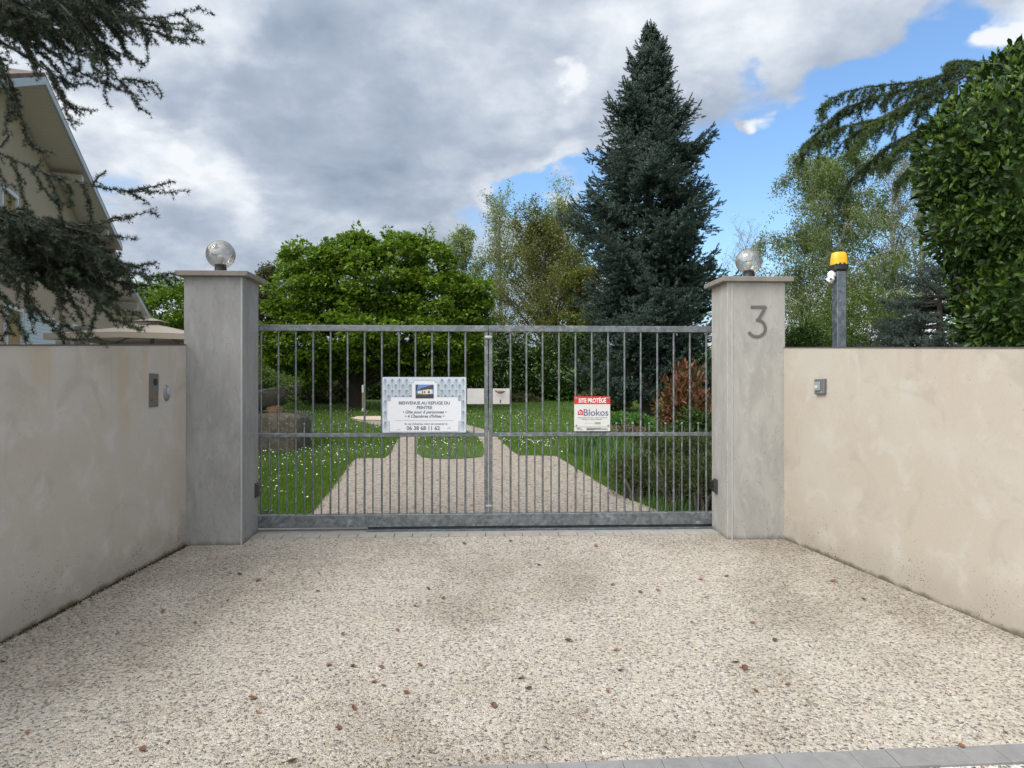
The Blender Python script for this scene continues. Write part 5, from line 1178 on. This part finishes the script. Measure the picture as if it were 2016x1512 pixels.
# ---------------------------------------------------------------- cedars: boughs drawn as limbs with hanging twigs
ROS = {k: needles(k, 1.0, .13, 1.15, .25, k) for k in (9, 12)}
class Cedar:
    def __init__(s, seed, nd, step, nlen): s.r = np.random.RandomState(seed); s.wood = []; s.P = []; s.D = []; s.nlen = nlen; s.step = step; s.nd = nd
    def line(s, pts, r0, r1, needles_=True, dens=1.0):
        pts = np.array(pts); 
        # smooth
        if len(pts) > 2:
            t = np.arange(len(pts)); tt = np.linspace(0, len(pts) - 1, (len(pts) - 1) * 3 + 1); pts = np.stack([np.interp(tt, t, pts[:, k]) for k in range(3)], -1)
            for _ in range(2): pts[1:-1] = (pts[:-2] + pts[1:-1] * 2 + pts[2:]) / 4
        s.wood.append((pts, np.linspace(r0, r1, len(pts))))
        seg_ = np.linalg.norm(np.diff(pts, axis=0), axis=1); L = seg_.sum(); cum = np.concatenate([[0], np.cumsum(seg_)])
        if needles_:
            n = max(2, int(L / s.step * dens)); u = np.linspace(.02, 1, n) * L
            c = np.stack([np.interp(u, cum, pts[:, k]) for k in range(3)], -1)
            d = np.stack([np.interp(np.minimum(u + .02, L), cum, pts[:, k]) - np.interp(np.maximum(u - .02, 0), cum, pts[:, k]) for k in range(3)], -1); d = unit(d)
            a = s.r.normal(size=c.shape); perp = unit(a - d * (a * d).sum(1, keepdims=True)); s.P.append(c + perp * .003); s.D.append(perp + d * .5 + np.array([0, 0, .2]))
        return pts, cum, L
    def twigs(s, pts, cum, L, n, lmin, lmax, fan=(-.1, 0, -.6), sub=0, u0=.1, r=.0035, out=.8):
        for i in range(n):
            u = (u0 + (1 - u0) * (i + s.r.rand()) / n) * L; b = np.array([np.interp(u, cum, pts[:, k]) for k in range(3)]); b2 = np.array([np.interp(min(u + .05, L), cum, pts[:, k]) for k in range(3)])
            d = unit(b2 - b + 1e-9); d = d * out + np.array(fan) + s.r.normal(size=3) * .45; d /= np.linalg.norm(d)
            l = s.r.uniform(lmin, lmax) * (1.15 - .5 * u / L); m = 5; p_ = [b]; q = b
            for k in range(m): d = unit(d + s.r.normal(size=3) * .13 + np.array(fan) * .12); q = q + d * l / m; p_.append(q)
            R_ = s.line(p_, r, .0012)
            if sub: s.twigs(*R_, sub, lmin * .5, lmax * .45, (fan[0] * .5, fan[1], fan[2] * .4), 0, .1, .002, .9)
    def build(s, parent, mat, bark, name='foliage'):
        V, Fc = tubes(s.wood, 5); np_mesh('branches', V, Fc, bark, parent, True)
        P_ = np.concatenate(s.P); D_ = np.concatenate(s.D)
        V, Fc = stamp(*ROS[s.nd], P_, D_, s.nlen * s.r.uniform(.75, 1.2, len(P_))); np_mesh(name, V, Fc, mat, parent); return len(P_)
def pxl(pts, Y0, Y1=None):
    n = len(pts); Y1 = Y0 if Y1 is None else Y1
    return [at(x_, y_, Y0 + (Y1 - Y0) * i / (n - 1)) for i, (x_, y_) in enumerate(pts)]
cedL = thing('cedar_tree', 'dark cedar whose drooping boughs hang in from the left over the house and wall', 'tree', (-6.2, 6.2, gz(6.2)))
V, Fc = tubes([(np.array([(-6.2, 6.2, gz(6.2) - .1), (-6.15, 6.2, 2), (-6.2, 6.1, 5), (-6.1, 6.2, 9)]), [.34, .28, .22, .05])], 12); np_mesh('trunk', V, Fc, M['bark'], cedL, True)
hub = lambda z_: np.array([-6.15, 6.2, z_])
ce = Cedar(4, 12, .014, .029)
def bough(pts, Y0, Y1, r0=.007, n=6, lm=(.08, .2), fan=(0, 0, -.5), sub=0, dens=1.2):
    P_ = pxl(pts, Y0, Y1); R_ = ce.line(P_, min(r0, .0075), .0012, dens=dens); ce.twigs(*R_, n, lm[0], lm[1], fan, sub); return R_
# heavy limbs from the trunk to the picture edge
for z_, e, Y in ((5.0, (-40, -30), 5.0), (4.6, (-60, 40), 5.2), (3.6, (-50, 285), 5.2), (3.1, (-60, 420), 5.1), (2.7, (-40, 520), 5.3)):
    ce.line([hub(z_), (hub(z_) + at(*e, Y)) / 2 + np.array([0, 0, .12]), at(*e, Y)], .06, .022, False)
fan1 = (.35, 0, -.55)
A = [([(-40, -30), (60, -12), (150, 10), (230, 30), (300, 38), (345, 30), (392, 15)], 5.0, 4.8, 9), ([(150, 10), (240, 28), (310, 42), (350, 47), (396, 53)], 5.0, 4.7, 5), ([(230, 30), (290, 48), (340, 58), (384, 60)], 4.9, 4.9, 4),
     ([(200, 20), (280, 55), (330, 72), (360, 77), (386, 79)], 5.0, 5.0, 5), ([(-40, -30), (80, 20), (150, 60), (200, 120), (250, 175), (268, 200), (272, 213)], 5.1, 4.8, 12), ([(150, 60), (200, 85), (245, 110), (284, 124)], 5.0, 4.9, 5),
     ([(200, 90), (214, 140), (205, 190)], 5, 5, 4), ([(240, 155), (275, 158), (309, 167)], 4.9, 4.9, 2), ([(-60, 0), (40, 60), (110, 110), (160, 145), (215, 168), (262, 185)], 5.2, 4.9, 10),
     ([(-60, 40), (30, 100), (80, 130), (125, 160), (150, 168), (174, 162)], 5.2, 5.1, 8), ([(80, 120), (115, 160), (125, 200), (137, 242)], 5.1, 5.0, 6), ([(-60, 40), (0, 110), (22, 170), (12, 245)], 5.2, 5.0, 8), ([(-60, 60), (15, 150), (42, 230), (56, 284), (79, 294)], 5.2, 5.0, 9),
     ([(100, 150), (125, 205), (165, 215)], 5.1, 5.0, 4), ([(-50, -30), (60, 30), (120, 70), (160, 95), (190, 120)], 4.7, 5.2, 8), ([(60, -30), (150, 0), (210, 20), (250, 15), (270, -10)], 5.4, 5.2, 6), ([(90, -30), (200, -5), (230, 40), (238, 62), (262, 66)], 5.3, 5.1, 6),
     ([(-60, 30), (20, 60), (70, 95), (110, 130), (130, 165)], 5.3, 5.1, 9), ([(-60, 80), (0, 160), (30, 210), (28, 235)], 5.4, 5.3, 7), ([(170, 0), (215, 45), (240, 80), (255, 112)], 5.1, 5.0, 6), ([(100, 30), (150, 90), (160, 130), (140, 145)], 5.0, 5.0, 6), ([(260, 30), (290, 62), (290, 85)], 4.9, 4.9, 2), ([(120, 10), (170, 60), (190, 95), (186, 118)], 4.8, 4.8, 6)]
for pts, a_, b_, n_ in A: bough(pts, a_, b_, .011, int(n_ * 1.6), (.04, .17), fan1, sub=1)
for k in range(64):      # the dense mat in the upper left corner
    x0_ = ce.r.uniform(-80, 190); y0_ = ce.r.uniform(-70, 40 - max(0, x0_) * .12); ang = ce.r.uniform(.25, 1.15); l_ = ce.r.uniform(70, 150)
    bough([(x0_, y0_), (x0_ + l_ * .5 * math.cos(ang), y0_ + l_ * .5 * math.sin(ang)), (x0_ + l_ * math.cos(ang) * .95, y0_ + l_ * math.sin(ang))], ce.r.uniform(4.6, 6.2), ce.r.uniform(4.7, 6.0), .005, 11, (.06, .17), fan1, sub=1)
Hs = [([(-60, 280), (0, 300), (40, 322), (100, 345), (180, 368), (260, 377), (320, 378), (373, 377)], 5.1, 4.8, 12, (.05, .13)), ([(250, 378), (290, 370), (343, 357)], 4.9, 4.9, 5, (.03, .08)), ([(180, 367), (192, 350), (206, 337)], 5, 5, 2, (.03, .05)), ([(60, 328), (85, 375), (110, 400), (142, 405)], 5.1, 5, 5, (.04, .1)), ([(90, 342), (112, 385), (120, 442)], 5.1, 5, 6, (.04, .1)),
      ([(160, 360), (176, 400), (178, 440)], 5, 5, 5, (.03, .08)), ([(20, 315), (40, 360), (45, 400), (60, 420)], 5.2, 5.1, 6, (.05, .12)), ([(-20, 300), (5, 350), (20, 400)], 5.2, 5.1, 6, (.05, .12)), ([(255, 378), (275, 390), (289, 401)], 4.9, 4.9, 2, (.02, .05)), ([(70, 330), (78, 320), (84, 318)], 5, 5, 1, (.02, .05)), ([(120, 350), (140, 375), (140, 400)], 5, 5, 3, (.04, .08)),
      ([(-60, 425), (60, 435), (120, 446), (200, 440), (250, 430), (308, 411)], 5.1, 4.9, 9, (.04, .11)), ([(130, 446), (200, 463), (268, 470)], 5.0, 4.9, 6, (.03, .09)), ([(200, 440), (225, 425), (262, 430)], 4.9, 4.9, 2, (.03, .05)), ([(0, 290), (12, 272), (24, 262)], 5, 5, 0, (.03, .05))]
for pts, a_, b_, n_, lm in Hs: bough(pts, a_, b_, .010, n_, lm, (.25, 0, -.5))
Js = [([(-60, 400), (20, 420), (90, 440), (150, 470), (210, 505), (260, 540), (300, 545), (342, 538)], 5.1, 4.8, 26), ([(200, 500), (250, 525), (280, 522), (311, 517)], 5, 4.9, 6), ([(-60, 440), (40, 470), (110, 500), (170, 530), (230, 560), (280, 562)], 5.2, 5, 26), ([(-60, 480), (30, 500), (90, 530), (150, 545), (200, 555), (230, 575)], 5.3, 5.1, 24),
      ([(-60, 410), (30, 440), (120, 470), (180, 490), (240, 520)], 4.8, 4.8, 26), ([(-60, 520), (10, 530), (60, 545), (110, 560)], 5.2, 5.1, 16), ([(-30, 500), (40, 560), (70, 610), (95, 640), (128, 666)], 5.1, 4.9, 14), ([(90, 500), (118, 570), (122, 630), (124, 676)], 5.0, 4.9, 12), ([(140, 520), (170, 575), (200, 610), (235, 635), (282, 651)], 5.0, 4.8, 14),
      ([(-40, 540), (10, 590), (30, 630), (52, 672)], 5.1, 5, 12), ([(170, 545), (195, 590), (185, 630), (176, 655)], 5, 4.9, 8), ([(60, 540), (50, 590), (62, 628)], 5.1, 5, 8), ([(-60, 560), (0, 610), (20, 640), (0, 668)], 5.2, 5.1, 10), ([(110, 545), (150, 600), (160, 630)], 5.0, 5.0, 6), ([(200, 590), (240, 612), (262, 616)], 4.9, 4.9, 3), ([(125, 640), (155, 655), (195, 668)], 4.9, 4.9, 3)]
for pts, a_, b_, n_ in Js: bough(pts, a_, b_, .010, n_, (.07, .20), (.30, 0, -.35), sub=2 if n_ > 20 else 0)
for k in range(62):
    x0_ = ce.r.uniform(-60, 150); y0_ = ce.r.uniform(405, 520) + x0_ * .25; ang = ce.r.uniform(-.1, .9); l_ = ce.r.uniform(60, 120)
    bough([(x0_, y0_), (x0_ + l_ * .5 * math.cos(ang), y0_ + l_ * .45 * math.sin(ang)), (x0_ + l_ * math.cos(ang), y0_ + l_ * math.sin(ang))], ce.r.uniform(4.7, 5.6), ce.r.uniform(4.7, 5.6), .005, 11, (.06, .16), (.3, 0, -.3), sub=1)
print('cedar L', ce.build(cedL, FOL['cedar'], M['bark']))
# right cedar bough above the birches
YC = 11.0
cbx = at(2300, 300, YC + 1)[0]
np.random.seed(3)
cedR = thing('cedar_tree', 'cedar whose heavy green bough arches out above the laurel on the right', 'tree', (cbx, YC + 1, gz(YC + 1)))
V, Fc = tubes([(np.array([(cbx, YC + 1, gz(12) - .1), (cbx, YC + 1, 4), (cbx - .1, YC + 1, 8), (cbx, YC + 1, 12)]), [.4, .33, .22, .05])], 12); np_mesh('trunk', V, Fc, M['bark'], cedR, True)
ce = Cedar(14, 12, .028, .054)
fanR = (-.28, -.1, -.85)
for pts, n_ in (([(2300, 90), (2050, 110), (1960, 130), (1890, 138), (1830, 158), (1760, 166), (1700, 172), (1660, 182), (1630, 200), (1612, 222)], 46), ([(1880, 135), (1800, 175), (1720, 190), (1660, 215), (1620, 250), (1590, 280), (1575, 304)], 34), ([(2300, 130), (2050, 150), (1950, 170), (1850, 200), (1760, 225), (1690, 255), (1650, 290)], 40),
             ([(2050, 180), (1930, 210), (1830, 245), (1760, 280), (1710, 320), (1680, 350), (1655, 385)], 36), ([(1900, 150), (1800, 195), (1740, 230), (1700, 265), (1680, 300)], 26), ([(1950, 230), (1870, 270), (1820, 310), (1790, 330), (1765, 362)], 20), ([(1860, 240), (1800, 260), (1760, 300), (1740, 320)], 14), ([(1760, 230), (1700, 240), (1640, 255), (1600, 275)], 16), ([(1960, 130), (1920, 122), (1885, 118), (1862, 128)], 14)):
    off = ce.r.uniform(-.5, .5); P_ = pxl(pts, YC + .4 + off, YC - .3 + off); R_ = ce.line(P_, .024, .003); ce.twigs(*R_, int(n_ * 2.0), .14, .38, fanR, 3, .05, .004, .9); ce.twigs(*R_, int(n_ * .45), .25, .55, (-.25, 0, -1.3), 3, .05, .003, .5)
print('cedar R', ce.build(cedR, FOL['cedar2'], M['bark']))

# ---------------------------------------------------------------- fallen leaves on the driveway, each one on its own
LEAVES = [(231, 1247), (281, 1474), (384, 1226), (449, 1182), (320, 1204), (55, 1441), (497, 1374), (507, 1402), (648, 1308), (694, 1310), (752, 1313), (826, 1309), (737, 1342), (755, 1349), (800, 1363), (676, 1248), (783, 1240), (843, 1159), (873, 1177), (817, 1192), (471, 1130), (509, 1142), (628, 1129), (625, 1163), (1025, 1335), (1041, 1355), (972, 1389), (1197, 1361), (1213, 1279), (1222, 1319), (1119, 1261), (1179, 1214), (1294, 1162), (1260, 1165), (1206, 1150), (1079, 1080), (1061, 1112), (1482, 1226), (1525, 1260), (1448, 1303), (1466, 1315), (1551, 1346), (1487, 1360), (1431, 1134), (1380, 1140), (1978, 1441), (1893, 1468), (4, 1302), (667, 1433), (697, 1394), (575, 1499), (914, 1070), (1173, 1075), (1005, 1065), (545, 1080), (1700, 1180), (1640, 1144), (1362, 1225)]
lm_, T = new_mat('dry_leaf'); oi = T.n('ShaderNodeObjectInfo').outputs['Random']; p = principled(T, Base_Color=T.ramp(oi, [(0, (.07, .028, .014)), (.4, (.15, .055, .022)), (.75, (.22, .10, .04)), (1, (.05, .03, .02))]), Roughness=.6); finish(T, p)
def leaf_mesh(seed):
    r_ = random.Random(seed); nu, nv = 7, 5; V = []; Fc = []
    cl = r_.uniform(.25, .6); cv = r_.uniform(.1, .5)
    for i in range(nu):
        u = i / (nu - 1); wdt = math.sin(math.pi * min(1, u * .94 + .03)) ** .8 * .36
        for j in range(nv):
            v_ = j / (nv - 1) * 2 - 1; V.append(((u - .5), v_ * wdt, cl * v_ * v_ * wdt + cv * (u - .5) ** 2 + r_.uniform(-.02, .02) + .03))
    for i in range(nu - 1):
        for j in range(nv - 1): Fc.append((i * nv + j, i * nv + j + 1, (i + 1) * nv + j + 1, (i + 1) * nv + j))
    me_ = bpy.data.meshes.new('dry_leaf'); me_.from_pydata(V, [], Fc); me_.materials.append(lm_)
    for p_ in me_.polygons: p_.use_smooth = True
    return me_
lms = [leaf_mesh(k) for k in range(5)]
for k, (px, py) in enumerate(LEAVES):
    g_ = gnd(px, py, .018); o_ = bpy.data.objects.new('dry_leaf', lms[k % 5]); COL.objects.link(o_); o_.location = (g_[0], g_[1], gz(g_[1]) + .017)
    s_ = rnd.uniform(.022, .044); o_.scale = (s_, s_, s_); o_.rotation_euler = (rnd.uniform(-.35, .35), rnd.uniform(-.35, .35), rnd.uniform(0, 6.28))
    tag(o_, 'small curled rust brown dry leaf lying on the pebble driveway', 'leaf', 'dry leaves scattered on the driveway')

# moss and grit at the left wall foot, coloured dark as contact shade
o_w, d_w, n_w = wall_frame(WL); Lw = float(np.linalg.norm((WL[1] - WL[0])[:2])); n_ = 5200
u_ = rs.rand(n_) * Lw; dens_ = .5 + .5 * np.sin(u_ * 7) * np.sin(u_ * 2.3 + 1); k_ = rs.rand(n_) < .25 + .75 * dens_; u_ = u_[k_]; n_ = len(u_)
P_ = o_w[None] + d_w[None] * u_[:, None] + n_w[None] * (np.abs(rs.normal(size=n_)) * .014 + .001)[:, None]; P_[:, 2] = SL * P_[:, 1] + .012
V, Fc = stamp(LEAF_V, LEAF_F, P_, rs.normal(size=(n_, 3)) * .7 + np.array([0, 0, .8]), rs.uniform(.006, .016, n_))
tag(np_mesh('moss', V, Fc, foliage('moss', (.02, .022, .01), (.045, .045, .018), (.12, .10, .06), .9, 0, 8, .1)), 'moss and grit coloured dark as contact shade along the foot of the left wall', 'moss', kind='stuff')
